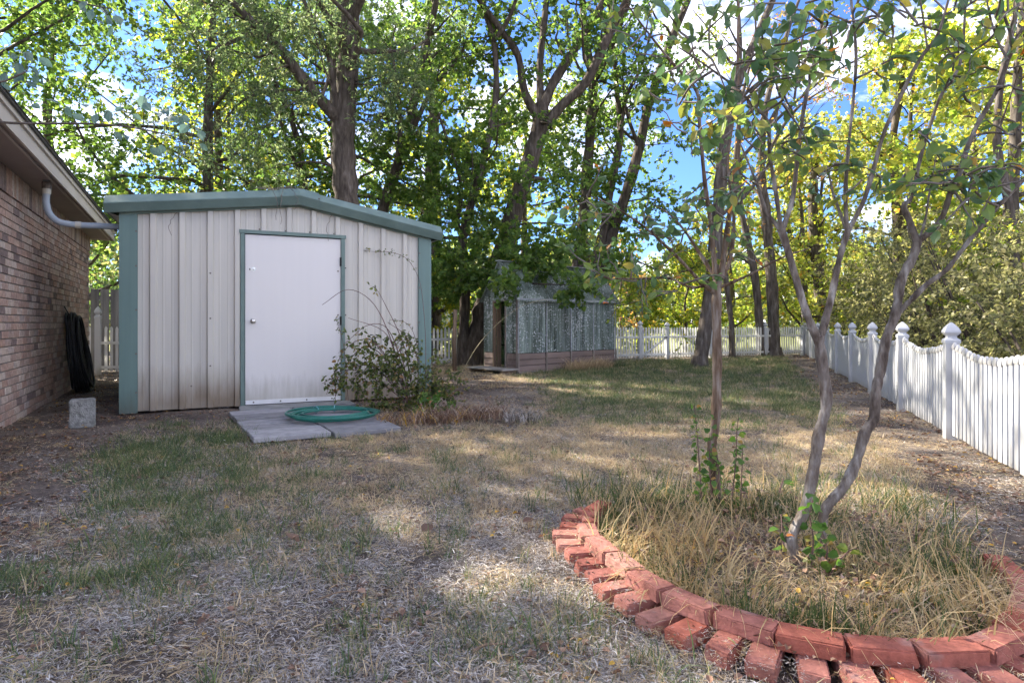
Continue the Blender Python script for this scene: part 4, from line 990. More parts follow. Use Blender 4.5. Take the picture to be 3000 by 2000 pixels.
class Tree:
    def __init__(s, name, base, label, cat='tree', group=None, seed=1, bark='bark', leaf='leaf_green', leaf_l=0.10, leaf_w=0.085, six=False):
        s.rng = np.random.default_rng(seed); s.base = np.array(base, float); s.base[2] = 0
        s.root = empty(name, s.base, 0, label, cat, group)
        s.wood = Tubes(); s.twigs = Tubes(); s.LP = []; s.LA = []; s.LS = []
        s.bark, s.leaf, s.ll, s.lw, s.six = bark, leaf, leaf_l, leaf_w, six
        s.limbs = []; s.twig_mat = 'twig_dark'
    def limb(s, pts, rad, n=9, m=4, wob=0.0):
        pts = np.asarray(pts, float); rad = np.interp(np.linspace(0,1,len(pts)), np.linspace(0,1,len(rad)), rad)
        p, r = smooth_line(pts, m, rad)
        if wob: p[1:-1] += s.rng.standard_normal((len(p)-2, 3))*wob
        rr_ = r*(1+0.075*s.rng.standard_normal(len(r)))
        s.wood.add(p, rr_, n); s.limbs.append((p, r)); return p
    def flare(s, r0):
        p = s.base; s.wood.add(np.array([p+[0,0,-0.1], p+[0,0,0.02], p+[0,0,0.10], p+[0,0,0.28]]), [r0*1.35, r0*1.22, r0*1.08, r0*0.94], 9)
    def sprig(s, a, d, ln, nl, r=0.006):
        """twig with alternate leaves"""
        rng = s.rng; d = unit(d); k = 4
        pts = [a]; dd = d.copy()
        for _ in range(k):
            dd = unit(dd + rng.standard_normal(3)*0.25 + np.array([0,0,-0.06])); pts.append(pts[-1]+dd*ln/k)
        pts = np.array(pts); s.twigs.add(pts, np.linspace(r, r*0.35, k+1), 3)
        t = rng.random(nl)**0.7; q = t*k; i = np.minimum(q.astype(int), k-1); f = (q-i)[:,None]
        pos = pts[i]*(1-f)+pts[i+1]*f
        ax = unit((pts[i+1]-pts[i])*0.6/ (ln/k) + rng.standard_normal((nl,3))*0.9 + np.array([0,0,-0.35]))
        pos = pos + unit(rng.standard_normal((nl,3)))*(0.25*s.ll)
        s.LP.append(pos); s.LA.append(ax); s.LS.append(np.clip(rng.normal(1,0.22,nl),0.5,1.6))
        return pts
    def branch(s, a, d, ln, r, ntw, nl, tw_len=0.6):
        rng = s.rng; d = unit(d); k = 5; pts = [a]; dd = d.copy()
        for _ in range(k):
            dd = unit(dd + rng.standard_normal(3)*0.22 + np.array([0,0,0.05])); pts.append(pts[-1]+dd*ln/k)
        pts = np.array(pts); s.wood.add(pts, np.linspace(r, r*0.3, k+1), 5)
        for j in range(ntw):
            t = 0.2+0.8*(j+rng.random())/ntw; q = min(t*k, k-1e-3); i = int(q); f = q-i
            p = pts[i]*(1-f)+pts[i+1]*f; dr = unit((pts[i+1]-pts[i])/(ln/k)*0.7 + rng.standard_normal(3)*0.75)
            s.sprig(p, dr, tw_len*rng.uniform(0.6,1.3), nl)
        return pts
    def dress(s, li, nb, f0=0.35, ln=(1.2,2.4), ntw=7, nl=16, tw=0.6, side=None, f1=1.0, up=0.25):
        """branches along limb li"""
        p, r = s.limbs[li]; rng = s.rng; n = len(p)
        for j in range(nb):
            f = f0+(f1-f0)*(j+rng.random())/nb; q = min(f*(n-1), n-1.001); i = int(q)
            a = p[i]*(1-q+i)+p[i+1]*(q-i); tg = unit(p[i+1]-p[i])
            d = unit(tg*0.45 + unit(rng.standard_normal(3))*1.0 + np.array([0,0,up]) + (0 if side is None else np.asarray(side)))
            s.branch(a, d, rng.uniform(*ln), max(0.008, r[i]*0.35), ntw, nl, tw)
    def cluster(s, c, rad, nsp, nl, tw=0.5, flat=0.7, twig=True, reach=True):
        """leafy clump around c fed by a branch from the nearest limb"""
        rng = s.rng; c = np.asarray(c, float)
        allp = np.concatenate([p for p, _ in s.limbs]); allr = np.concatenate([r for _, r in s.limbs])
        dd = np.linalg.norm((allp-c)*np.array([1,1,1.2]), axis=1); i = int(np.argmin(dd)); a = allp[i]
        if reach:
            mid = (a+c)/2 + rng.standard_normal(3)*0.08*dd[i] + np.array([0,0,0.06*dd[i]])
            p = smooth_line([a, mid, c], 4); s.wood.add(p, np.linspace(max(0.006, min(allr[i]*0.5, 0.012+0.012*dd[i])), 0.004+0.002*rad, len(p)), 5)
        for _ in range(nsp):
            o = unit(rng.standard_normal(3))*rad*rng.random()**0.45*np.array([1,1,flat])
            s.sprig(c+o*0.35, o+rng.standard_normal(3)*0.2*rad, max(tw*rng.uniform(.7,1.3), np.linalg.norm(o)*0.8), nl)
    def finish(s, indiv=0, leaf_me=None, crown='crown', face=(0,0,1.6)):
        if s.wood.V: link_mesh('trunk', s.wood.mesh('trunk', s.base), M[s.bark], s.root)
        if s.twigs.V: link_mesh('twigs', s.twigs.mesh('twigs', s.base), M[s.twig_mat], s.root)['kind'] = 'stuff'
        if s.LP:
            Pn = np.concatenate(s.LP); An = np.concatenate(s.LA); Sn = np.concatenate(s.LS)
            if indiv and leaf_me:
                d = np.linalg.norm(Pn-np.array([0,0,CAM_H]), axis=1)/Sn
                px = Pn[:,0]/np.maximum(Pn[:,1],.01); pz = (Pn[:,2]-CAM_H)/np.maximum(Pn[:,1],.01)
                d = np.where((np.abs(px) < 0.83) & (pz < 0.53) & (Pn[:,1] > 0.3), d, 1e9)
                k = np.argsort(d); sel = k[:indiv]; sel = sel[d[sel] < 1e8]
                for q in sel:
                    o = link_mesh('leaf', leaf_me, None, s.root)
                    x = Vector(An[q]); o.location = Pn[q]-s.base
                    up = Vector(s.rng.standard_normal(3)*.8+np.array(face))
                    yv = up.cross(x).normalized(); zv = x.cross(yv).normalized()
                    from mathutils import Matrix
                    o.rotation_euler = Matrix((x, yv, zv)).transposed().to_euler()
                    o.scale = (Sn[q]*s.ll,)*3
                msk = np.ones(len(Pn), bool); msk[sel] = False; Pn, An, Sn = Pn[msk], An[msk], Sn[msk]
            me = leaves_mesh(crown, Pn, An, s.ll*Sn, s.lw*Sn, s.base, rng=s.rng, six=s.six)
            o = link_mesh(crown, me, M[s.leaf], s.root)
            if indiv: o['kind'] = 'stuff'
        return s.root

def single_leaf(name, mat, w=0.62):
    """8-point leaf of unit length lying along x, folded, tip drooping"""
    v = [(0,0,0),(0.22,w*.36,0.05),(0.5,w*.5,0.06),(0.78,w*.3,0.0),(1,0,-0.10),(0.78,-w*.3,0.0),(0.5,-w*.5,0.06),(0.22,-w*.36,0.05),(0.5,0,-0.02)]
    me = bpy.data.meshes.new(name)
    me.from_pydata(v, [], [(0,1,2,8),(8,2,3,4),(0,8,6,7),(8,4,5,6)]); me.update(); me.materials.append(mat)
    face_attr(me, 'rnd', [0.25]*4); return me

# ---- hero trees behind the shed and greenhouse
def ptsP(lst, Y0, Y1=None):
    Y1 = Y0 if Y1 is None else Y1; n = len(lst)
    return [P(x, y, Y0+(Y1-Y0)*i/max(1,n-1)) for i, (x, y) in enumerate(lst)]

def tree_T1():
    t = Tree('oak_tree', P(798,860,13), 'thick dark oak trunk rising right behind the shed roof', seed=31, bark='bark_dark', leaf='leaf_oak', leaf_l=0.11, leaf_w=0.032)
    t.limb(ptsP([(798,862),(797,600),(796,470),(791,390),(789,300),(797,190),(803,80),(806,-60),(802,-300),(810,-620)], 13), [.29,.26,.245,.24,.24,.225,.21,.19,.14,.08], n=14)
    t.limb(ptsP([(789,295),(765,262),(735,228),(690,175),(650,120),(600,70),(530,0),(440,-110)], 13, 11.5), [.15,.13,.12,.11,.09,.08,.06,.04])
    t.limb(ptsP([(790,310),(772,250),(765,190),(752,120),(715,40),(660,-80)], 13, 12.2), [.09,.075,.065,.05,.04,.03])
    t.limb(ptsP([(803,60),(850,-40),(920,-160)], 13, 12), [.10,.07,.04])
    t.limb(ptsP([(803,-150),(740,-280),(640,-420)], 13, 11), [.10,.07,.04])
    t.flare(.3)
    t.dress(1, 13, f0=.25, ntw=8, nl=26, ln=(1.2,2.6)); t.dress(2, 7, f0=.3, ntw=7, nl=24, ln=(.8,1.8)); t.dress(0, 10, f0=.55, ntw=8, nl=22, ln=(1.4,3)); t.dress(3, 8, ntw=7, nl=20); t.dress(4, 10, ntw=8, nl=22)
    for x, y, Y, r in ((470,120,11.5,1.3),(400,220,12,1.3),(560,180,11.6,1.2),(600,300,12.2,1.0),(480,330,12,1.3),(520,40,11,1.3),(640,60,11.6,1.1),(660,230,12,0.9),(700,60,12,.9),(870,170,12.4,.9),(900,250,12.6,.9),(610,390,13,1.0),(930,180,12.6,.8)):
        t.cluster(P(x,y,Y), r, 26, 24, tw=.6)
    for x, y, z, r in ((-4.6,10.4,8.3,1.6),(-6.2,11.1,9.5,1.7),(-3.4,9.9,7.9,1.5),(-5.4,10.2,9.6,1.7),(-5.5,12,9.2,1.8),(-3.2,12.2,8.8,1.7),(-4.4,11.6,10.2,1.8),(-1.9,12.2,9.4,1.7),(-2.6,11.4,10.6,1.7),(-6.2,12.8,10.5,1.8),(-.8,12.6,10.4,1.6),(-4.0,13.2,11.4,1.8)):  # unseen crown clumps above the frame, added to shade the near side fence
        t.cluster((x,y,z), r, 34, 28, tw=.8)
    t.finish()
tree_T1()

def tree_T2():
    t = Tree('leaning_tree', P(1082,836,16), 'leaning forked tree beside the greenhouse, trunk bending right', seed=32, bark='bark_dark', leaf_l=0.105, leaf_w=0.10)
    t.limb(ptsP([(1082,838),(1100,760),(1122,680),(1150,600),(1180,490),(1213,385),(1236,300),(1245,240)], 16), [.34,.29,.27,.26,.24,.225,.20,.17], n=12)
    t.limb(ptsP([(1238,275),(1205,212),(1190,130),(1155,75),(1108,12),(1050,-90),(1000,-260)], 16, 15), [.12,.105,.095,.085,.07,.05,.03])
    t.limb(ptsP([(1246,245),(1272,188),(1310,130),(1345,70),(1388,0),(1430,-110),(1450,-300)], 16, 16.5), [.14,.125,.115,.105,.095,.07,.03])
    t.limb(ptsP([(1243,245),(1240,150),(1255,0),(1262,-160),(1250,-320)], 16, 17), [.12,.09,.08,.055,.03])
    t.limb(ptsP([(1236,310),(1290,243),(1345,190),(1385,110),(1422,35),(1470,-70),(1520,-240)], 16, 15), [.15,.13,.125,.11,.09,.06,.03])
    t.flare(.33)
    for i, nb in ((1,12),(2,12),(3,11),(4,12)): t.dress(i, nb, f0=.3, ntw=8, nl=17, ln=(1.1,2.3))
    t.dress(0, 4, f0=.55, f1=.9, ntw=6, nl=15, ln=(.8,1.5))
    for x, y, Y, r in ((1150,585,14.6,.75),(1205,600,13.8,.8),(1255,600,13.6,.7),(1370,590,14.4,.7),(1215,550,14.2,.8),(1290,570,14,.8),(1130,640,14.2,.6),(1160,520,15,.8),(1330,655,13.0,.3),(1180,650,13.0,.35),(1100,610,14.5,.6),(1330,520,15,.9),(1190,420,15,1),(1100,480,15.5,.9),(1310,400,15.5,.9)):
        t.cluster(P(x,y,Y), r, 22, 20, tw=.45)
    t.finish()
tree_T2()

def tree_T2b():
    t = Tree('slender_tree', P(1060,836,15.9), 'slender crooked tree touching the leaning trunk left of the greenhouse', seed=33, bark='bark_dark', leaf_l=0.10, leaf_w=0.095)
    t.limb(ptsP([(1060,838),(1066,740),(1068,660),(1062,560),(1076,490),(1105,385),(1130,285),(1140,200),(1134,95),(1112,20),(1085,-110),(1060,-260)], 15.9, 15.4), [.16,.14,.13,.12,.11,.10,.09,.08,.07,.06,.045,.02], n=10)
    t.limb(ptsP([(1134,95),(1165,50),(1195,-30),(1230,-150)], 15.5, 15), [.06,.05,.04,.02])
    t.limb(ptsP([(1066,560),(1050,500),(1060,430),(1030,330),(1000,240)], 15.8, 15), [.06,.05,.045,.035,.02])
    t.flare(.17)
    t.dress(0, 16, f0=.25, ntw=7, nl=18, ln=(.9,1.9)); t.dress(1, 6, ntw=6, nl=16); t.dress(2, 7, ntw=7, nl=17, ln=(.8,1.6))
    for x, y, Y, r in ((1020,520,15,.9),(1000,440,15,1),(1040,600,14.6,.75),(1010,600,14.8,.7),(1060,640,14.6,.5),(1030,360,15,.9),(970,350,15.5,1),(1090,340,15.5,.8),(1010,660,14.9,.45)):
        t.cluster(P(x,y,Y), r, 22, 20, tw=.45)
    t.finish()
tree_T2b()

def tree_multi(name, label, seed, base, limbs, clusters=(), bark='bark_dark', leaf='leaf_green', ll=0.10, lw=0.095, nb=9, f0=.35, ntw=7, nl=15, ln=(1,2.2), cl=(20,18,.45), flare=None, group=None):
    t = Tree(name, base, label, seed=seed, bark=bark, leaf=leaf, leaf_l=ll, leaf_w=lw, group=group)
    for pts, rad in limbs: t.limb(pts, rad, n=9)
    if flare: t.flare(flare)
    for i in range(len(limbs)):
        if nb: t.dress(i, nb if i else max(3, nb), f0=f0 if i else max(f0, .45), ntw=ntw, nl=nl, ln=ln)
    for x, y, Y, r in clusters: t.cluster(P(x,y,Y), r, cl[0], cl[1], tw=cl[2])
    t.finish()
tree_multi('straight_tree', 'straight slim tree rising behind the greenhouse roof', 34, P(1308,824,18.5),
    [(ptsP([(1308,824),(1318,680),(1328,600),(1348,430),(1356,300),(1362,190),(1345,90),(1338,-40),(1350,-240)], 18.5), [.2,.18,.17,.16,.15,.14,.11,.08,.03]),
     (ptsP([(1362,190),(1395,130),(1440,20),(1480,-100)], 18.5, 18), [.11,.09,.06,.03])],
    [(1300,330,18,1),(1400,300,18,.9),(1290,460,18,.9),(1330,240,18,.9),(1280,170,18,1),(1390,420,18,.8)], nb=10, flare=.2)
tree_multi('twin_trunk_tree', 'twin trunked tree spreading right behind the greenhouse', 35, P(1362,821,19),
    [(ptsP([(1362,821),(1372,680),(1382,600),(1405,535),(1440,440),(1470,335),(1490,240),(1535,110),(1580,0),(1630,-150)], 19), [.24,.2,.19,.18,.17,.16,.14,.12,.10,.05]),
     (ptsP([(1365,815),(1372,600),(1390,515),(1402,440),(1425,310),(1418,220),(1412,150),(1400,0)], 19, 18.5), [.15,.14,.13,.12,.11,.09,.07,.04]),
     (ptsP([(1425,300),(1440,220),(1470,160),(1500,60)], 18.6), [.07,.06,.05,.03]),
     (ptsP([(1468,340),(1440,260),(1430,180)], 19, 18), [.07,.05,.03])],
    [(1450,520,18.5,1),(1500,440,18.5,1),(1540,330,18.5,1),(1420,390,18.3,.9),(1600,230,18.5,1),(1480,180,18.5,1),(1560,120,18.6,1.1),(1430,600,18,.6),(1540,470,18.4,.7),(1380,480,18.2,.9)], nb=9, flare=.24)
tree_multi('pine_like_tree', 'dark straight trunk leaning right on the lawn before the back fence', 36, P(1607,842,15.3),
    [(ptsP([(1607,843),(1615,785),(1632,665),(1647,510),(1664,340),(1690,205),(1740,80),(1795,-50),(1850,-240)], 15.3, 15.6), [.185,.17,.165,.155,.14,.12,.10,.07,.03]),
     (ptsP([(1640,590),(1580,620),(1500,640),(1430,672)], 15.3, 14.6), [.04,.03,.022,.012]),
     (ptsP([(1690,205),(1700,100),(1690,-60)], 15.4), [.07,.05,.02]),
     (ptsP([(1650,500),(1720,440),(1800,330),(1880,260)], 15.4, 15), [.05,.04,.03,.015]),
     (ptsP([(1655,420),(1760,300),(1880,190),(2000,120)], 15.4, 15.4), [.05,.04,.03,.015])],
    [(1540,640,14.8,.55),(1480,650,14.6,.45),(1610,600,15,.5),(1570,570,15,.4)], bark='bark', nb=7, ntw=5, nl=9, leaf='leaf_lime', ll=.085, lw=.06, flare=.2)
tree_multi('thin_curved_tree', 'thin curved trunk left of two others at the back fence', 37, P(1682,820,19.5),
    [(ptsP([(1682,821),(1681,770),(1676,710),(1667,640),(1655,540),(1648,400),(1660,260),(1690,140)], 19.5), [.10,.09,.085,.08,.07,.06,.045,.02])], bark='bark', nb=8, ntw=5, nl=10, leaf='leaf_lime', flare=.1)
tree_multi('medium_tree', 'medium brown trunk standing just left of the broad based tree', 38, P(1748,817,20.2),
    [(ptsP([(1748,818),(1744,740),(1737,660),(1726,590),(1706,500),(1690,400),(1700,250),(1730,120)], 20.2), [.14,.125,.12,.11,.10,.08,.06,.03]),
     (ptsP([(1730,610),(1690,590),(1640,620)], 20.2, 20), [.05,.04,.02])], bark='bark', nb=7, ntw=5, nl=9, leaf='leaf_rust', ll=.08, lw=.055, flare=.15)
tree_multi('broad_base_tree', 'tree with flared roots beside the back fence corner', 39, P(1777,819,20.3),
    [(ptsP([(1777,820),(1776,730),(1772,640),(1765,560),(1758,480),(1748,380),(1760,240),(1800,100),(1850,-40)], 20.3), [.22,.185,.175,.165,.15,.13,.10,.07,.03]),
     (ptsP([(1748,380),(1820,260),(1900,200)], 20.3), [.07,.05,.02]), (ptsP([(1758,300),(1850,140),(1950,60)], 20.3), [.07,.05,.02])], bark='bark', nb=8, ntw=6, nl=8, leaf='leaf_rust', ll=.085, lw=.055, flare=.26)
tree_multi('thin_trunk_tree', 'thin dark pair of stems behind the shed left of the oak', 40, P(720,850,16.5),
    [(ptsP([(722,845),(712,560),(700,430),(688,340),(662,255),(640,210),(600,100),(570,-60)], 16.5), [.11,.10,.09,.085,.075,.06,.05,.03]),
     (ptsP([(700,430),(665,340),(640,270),(610,230)], 16.5, 16), [.06,.05,.04,.03])],
    [(620,330,16,1),(700,330,15.5,.9),(740,400,15.6,.8),(650,430,15.4,.8),(580,420,15.5,.9)], nb=9)
tree_multi('forked_tree', 'dark forked trunks behind the shed right of the oak', 41, P(868,838,16),
    [(ptsP([(868,838),(870,560),(882,470),(908,395),(935,330),(950,230),(985,80),(1005,-20),(1020,-200)], 16), [.18,.165,.155,.14,.13,.11,.09,.08,.04]),
     (ptsP([(872,500),(890,440),(915,350),(918,250),(900,120)], 16, 15.5), [.09,.08,.07,.05,.03]),
     (ptsP([(935,330),(990,210),(1060,120),(1090,30)], 16, 15.5), [.07,.06,.045,.02])],
    [(900,330,15.5,1),(960,420,15.5,1),(940,260,15.6,1),(1000,330,15.6,1),(880,420,15.4,.8),(980,180,15.8,1.1),(870,80,15.8,1.1),(950,520,15,.8)], nb=11, flare=.18, ll=.10)

# ---- generic grown trees for the surrounding woods
def grown(name, label, x, y, h, r, seed, leaf='leaf_green', bark='bark_dark', nleaf=11000, ll=.13, lw=.11, low=.25, group=None, cat='tree', trunk_r=None, lean=0.0, dens=1.0):
    t = Tree(name, (x, y, 0), label, seed=seed, bark=bark, leaf=leaf, leaf_l=ll, leaf_w=lw, cat=cat, group=group)
    rng = t.rng; tr = trunk_r or h*0.018
    k = np.linspace(0, 1, 7); tx = x+lean*k*h+rng.standard_normal(7)*0.12*k; ty = y+rng.standard_normal(7)*0.12*k
    t.limb(np.stack([tx, ty, k*h*.93], -1), list(np.linspace(tr, tr*0.2, 7)), n=8, m=3)
    nb = 20; nsp = max(1, int(nleaf/(nb*9*17)))
    p, rr_ = t.limbs[0]
    for j in range(nb):
        f = low+(1-low)*(j+rng.random())/nb; q = f*(len(p)-1); i = min(int(q), len(p)-2); a = p[i]
        az = j*2.4+rng.random(); prof = math.sin(math.pi*min(1,max(.12,(f-low)/(1-low)*.85+.12)))
        ln = r*(.35+.75*prof)*rng.uniform(.75,1.15)
        d = np.array([math.cos(az), math.sin(az), .15+.9*f*rng.random()])
        pts = t.branch(a, d, ln, max(.012, rr_[i]*.4), int(7*dens)+2, 15, tw_len=.28*r)
        for _ in range(nsp):
            c = pts[rng.integers(2, 6)]
            for _ in range(int(8*dens)):
                t.sprig(c+rng.standard_normal(3)*r*.07, rng.standard_normal(3), .22*r, 16)
    t.finish()
grown('maple_tree', 'dense green tree over the house roof at far left', -12.5, 13.5, 13, 4.6, 51, nleaf=16000, low=.15)
grown('maple_tree', 'green tree crown above the house eave left of the shed', -8.6, 17.5, 13.5, 4.4, 52, nleaf=16000, low=.12)
grown('maple_tree', 'grey green oak crown filling the top left behind the shed', -5.2, 18.5, 13.5, 4.2, 53, leaf='leaf_oak', ll=.13, lw=.05, nleaf=16000, low=.15)
grown('shade_tree', 'tall green tree at the far gable end of the house', -12.2, 10.4, 15, 4.4, 54, nleaf=10000, low=.3, ll=.15, lw=.14)
grown('shade_tree', 'large tree left of the house shading the lawn', -13.5, 5.0, 14, 5.2, 55, nleaf=14000, low=.35, ll=.22, lw=.19)
grown('shade_tree', 'large tree behind the house shading the foreground', -17.5, 4.0, 15, 5.8, 56, nleaf=9000, low=.3, ll=.2, lw=.16)
grown('maple_tree', 'green tree filling the sky above the house far behind', -15, 20, 13, 4.6, 151, nleaf=12000, low=.08)
grown('maple_tree', 'green tree between the shed and the house far behind', -10.2, 21.5, 13.5, 4.4, 152, nleaf=13000, low=.05, leaf='leaf_lime')
grown('maple_tree', 'green tree high behind the shed left slope', -6.8, 23.5, 14.5, 4.4, 153, nleaf=14000, low=.05)
grown('maple_tree', 'green tree behind the forked trunks right of the oak', -2.6, 20, 12.5, 3.2, 154, nleaf=11000, low=.1)
grown('lime_tree', 'bright yellow green tree glowing behind the shed peak', -3.0, 24.5, 12.5, 4.0, 57, leaf='leaf_lime', nleaf=12000, low=.08)
grown('lime_tree', 'bright yellow green tree glowing behind the leaning trunk', 0.6, 26, 11.5, 3.8, 58, leaf='leaf_lime', nleaf=9000, low=.1)
grown('lime_tree', 'yellow green tree far left behind the board fence', -11, 24, 11, 4.2, 59, leaf='leaf_lime', nleaf=10000, low=.05)
grown('green_tree', 'green tree deep behind the greenhouse ridge', 3.0, 25, 11.5, 3.4, 60, leaf='leaf_green', nleaf=7000, low=.2)
# right-hand woods
grown('autumn_tree', 'yellow tree beyond the back fence corner', 12.6, 25, 9.5, 3.4, 61, leaf='leaf_yellow', bark='bark', nleaf=10000, low=.06)
grown('autumn_tree', 'golden tree standing behind the side fence middle', 13.0, 20, 10, 3.6, 62, leaf='leaf_yellow', bark='bark', nleaf=11000, low=.12)
grown('autumn_tree', 'tall yellow green tree at the right edge of the woods', 11.6, 14.2, 11, 3.4, 63, leaf='leaf_lime', bark='bark', nleaf=11000, low=.2)
grown('autumn_tree', 'yellow tree high at the upper right corner', 15.5, 16.8, 12.5, 4.2, 64, leaf='leaf_yellow', bark='bark', nleaf=12000, low=.15)
grown('autumn_tree', 'yellow green tree seen between the fence corner trunks', 9.4, 26.5, 8.0, 3.0, 65, leaf='leaf_lime', bark='bark', nleaf=9000, low=.03)
grown('autumn_tree', 'olive yellow tree left of the golden one in the woods', 10.6, 22.4, 8.2, 3.0, 66, leaf='leaf_yellow', bark='bark', nleaf=9000, low=.08)
grown('autumn_tree', 'rust tinted tree deep in the right woods', 17.5, 23.5, 11.5, 4.2, 67, leaf='leaf_yellow', bark='bark', nleaf=9000, low=.1)
grown('bright_bush_tree', 'bright lime bushy tree just beyond the picket gate', 7.0, 25.0, 4.2, 2.0, 68, leaf='leaf_lime', nleaf=8000, low=.02, ll=.10, lw=.08)
grown('bright_bush_tree', 'low yellow bush beyond the fence beside the greenhouse', 4.9, 24.0, 2.6, 1.3, 69, leaf='leaf_lime', nleaf=4500, low=.02, ll=.09, lw=.07)
grown('bright_bush_tree', 'yellow bush beyond the fence between shed and greenhouse', -2.4, 19.5, 3.2, 1.5, 70, leaf='leaf_lime', nleaf=6000, low=.02, ll=.10, lw=.07)
grown('bare_tree', 'sparse pale limbed tree with few orange leaves beyond the gate', 5.0, 28.5, 5.0, 2.4, 71, leaf='leaf_rust', bark='bark_crape', nleaf=1500, low=.15, dens=.35, ll=.1, lw=.07)
tree_multi('edge_tree', 'slim grey trunk with yellow leaves at the right edge beyond the fence', 72, P(2318,872,12),
    [(ptsP([(2318,872),(2320,760),(2326,660),(2330,560),(2312,440),(2290,330),(2300,180),(2330,40),(2350,-120)], 12), [.11,.10,.095,.09,.08,.07,.06,.05,.03])],
    [(2250,760,11,.5),(2330,640,11.5,.5),(2200,690,11,.45),(2340,720,11,.4),(2270,560,11.6,.6),(2340,520,11.4,.5),(2210,590,11.5,.5)], bark='bark', leaf='leaf_lime', ll=.075, lw=.06, nb=9, ntw=6, nl=12, ln=(.8,1.6), cl=(12,13,.4), flare=.1)
tree_multi('woods_tree', 'grey trunk forking inside the woods behind the side fence', 73, P(1886,808,23),
    [(ptsP([(1886,808),(1884,700),(1880,640),(1872,560),(1866,430),(1880,330)], 23), [.24,.22,.21,.19,.15,.08]), (ptsP([(1880,645),(1852,605),(1820,555),(1800,480)], 23), [.12,.11,.09,.04])], bark='bark', leaf='leaf_lime', nb=7)
tree_multi('woods_tree', 'dark upright trunk in the woods above the side fence', 74, P(2062,815,20.5),
    [(ptsP([(2062,815),(2064,640),(2064,540),(2058,430),(2050,330),(2070,200),(2090,80)], 20.5), [.2,.18,.17,.16,.13,.10,.06]), (ptsP([(2064,560),(2090,470),(2100,380)], 20.5), [.1,.08,.05])], bark='bark_dark', leaf='leaf_yellow', nb=8)
def bush(label, x, y, h, r, seed, leaf='leaf_olive', n=9000, ll=.07, lw=.042, name='thicket_bush'):
    t = Tree(name, (x, y, 0), label, seed=seed, bark='bark_dark', leaf=leaf, leaf_l=ll, leaf_w=lw, cat='bush', group='vine covered thicket beyond the side fence' if name == 'thicket_bush' else None)
    rng = t.rng
    for k in range(9):
        a = rng.random()*6.28; q = np.linspace(0, 1, 5)
        t.limb(np.stack([x+math.cos(a)*r*.6*q, y+math.sin(a)*r*.6*q, q*h*rng.uniform(.55,.95)], -1), [.035,.02,.01], n=5, m=2)
    nsp = n//18
    for _ in range(nsp):
        u = unit(rng.standard_normal(3)); rr_ = rng.random()**.4
        c = np.array([x, y, h*.48]) + u*rr_*np.array([r, r, h*.5])*(1+.18*math.sin(u[0]*7+seed)+.15*math.sin(u[2]*9+seed*2))
        c[2] = max(c[2], .06)
        t.sprig(c, u+rng.standard_normal(3)*.6+np.array([0,0,-.2]), .35, 18, r=.004)
    t.finish()
bush('dark olive vine thicket at the right edge behind the near fence', 7.3, 8.4, 2.2, 1.35, 81, n=8000)
bush('olive brown vine thicket rising behind the near fence post', 8.2, 10.6, 2.9, 1.6, 82, n=11000)
bush('pale olive vine draped thicket behind the middle of the side fence', 9.2, 13.2, 3.7, 1.9, 83, n=13000)
bush('olive thicket behind the far part of the side fence', 10.4, 16.0, 3.6, 1.9, 84, n=11000)
bush('tallest olive thicket under the golden tree', 11.6, 18.6, 3.9, 2.0, 85, n=10000)
bush('greenish thicket at the far fence corner', 12.0, 22.0, 3.2, 1.9, 86, leaf='leaf_lime', n=8000)
bush('dense thicket at the far right beyond the slim trunk', 11.5, 11.5, 3.2, 1.8, 87, n=8000)

# distant wood, reading as one mass
def far_wood():
    rng = np.random.default_rng(91); n = 52000
    a = rng.uniform(-1.15, 1.15, n); d = rng.uniform(62, 95, n)
    hmax = 5.5+4*vnoise(a*9+20, a*0+3, 1.0, 5)+2.0*vnoise(a*31+9, a*0+3, 1.0, 6)
    z = hmax*rng.random(n)**.75
    Pt = np.stack([np.sin(a)*d, np.cos(a)*d, z], -1)
    me = leaves_mesh('distant_wood', Pt, rng.standard_normal((n,3)), .75, .6, rng=rng)
    o = link_mesh('distant_wood', me, M['leaf_far']); tag(o, 'distant green wood beyond the pasture', 'wood', kind='stuff')
far_wood()
# far white house
FH = empty('white_house', (-7.5, 72, 0), R(8), 'small far white house seen between shed and greenhouse', 'house')
MB().box(-5, 5, -3, 3, 0, 2.7).build('wall', M['white_siding'], FH)
MB().prism([(-5.4,-3.4,2.71),(-5.4,0,4.3),(-5.4,3.4,2.71)], (0,0,0), (10.8,0,0)).build('roof', M['grey_roof'], FH)
for x in (-3.4, 0.6, 3.2):
    w = MB().box(x-.5, x+.5, -3.03, -3.005, 1.0, 2.2).build('window', M['white_siding'], FH)
    MB().box(x-.42, x+.42, -3.045, -3.031, 1.08, 2.12).build('pane', M['dark_glass'], w)
MB().box(1.6, 2.4, -3.04, -3.005, 0.0, 2.05).build('door', M['grey_roof'], FH)

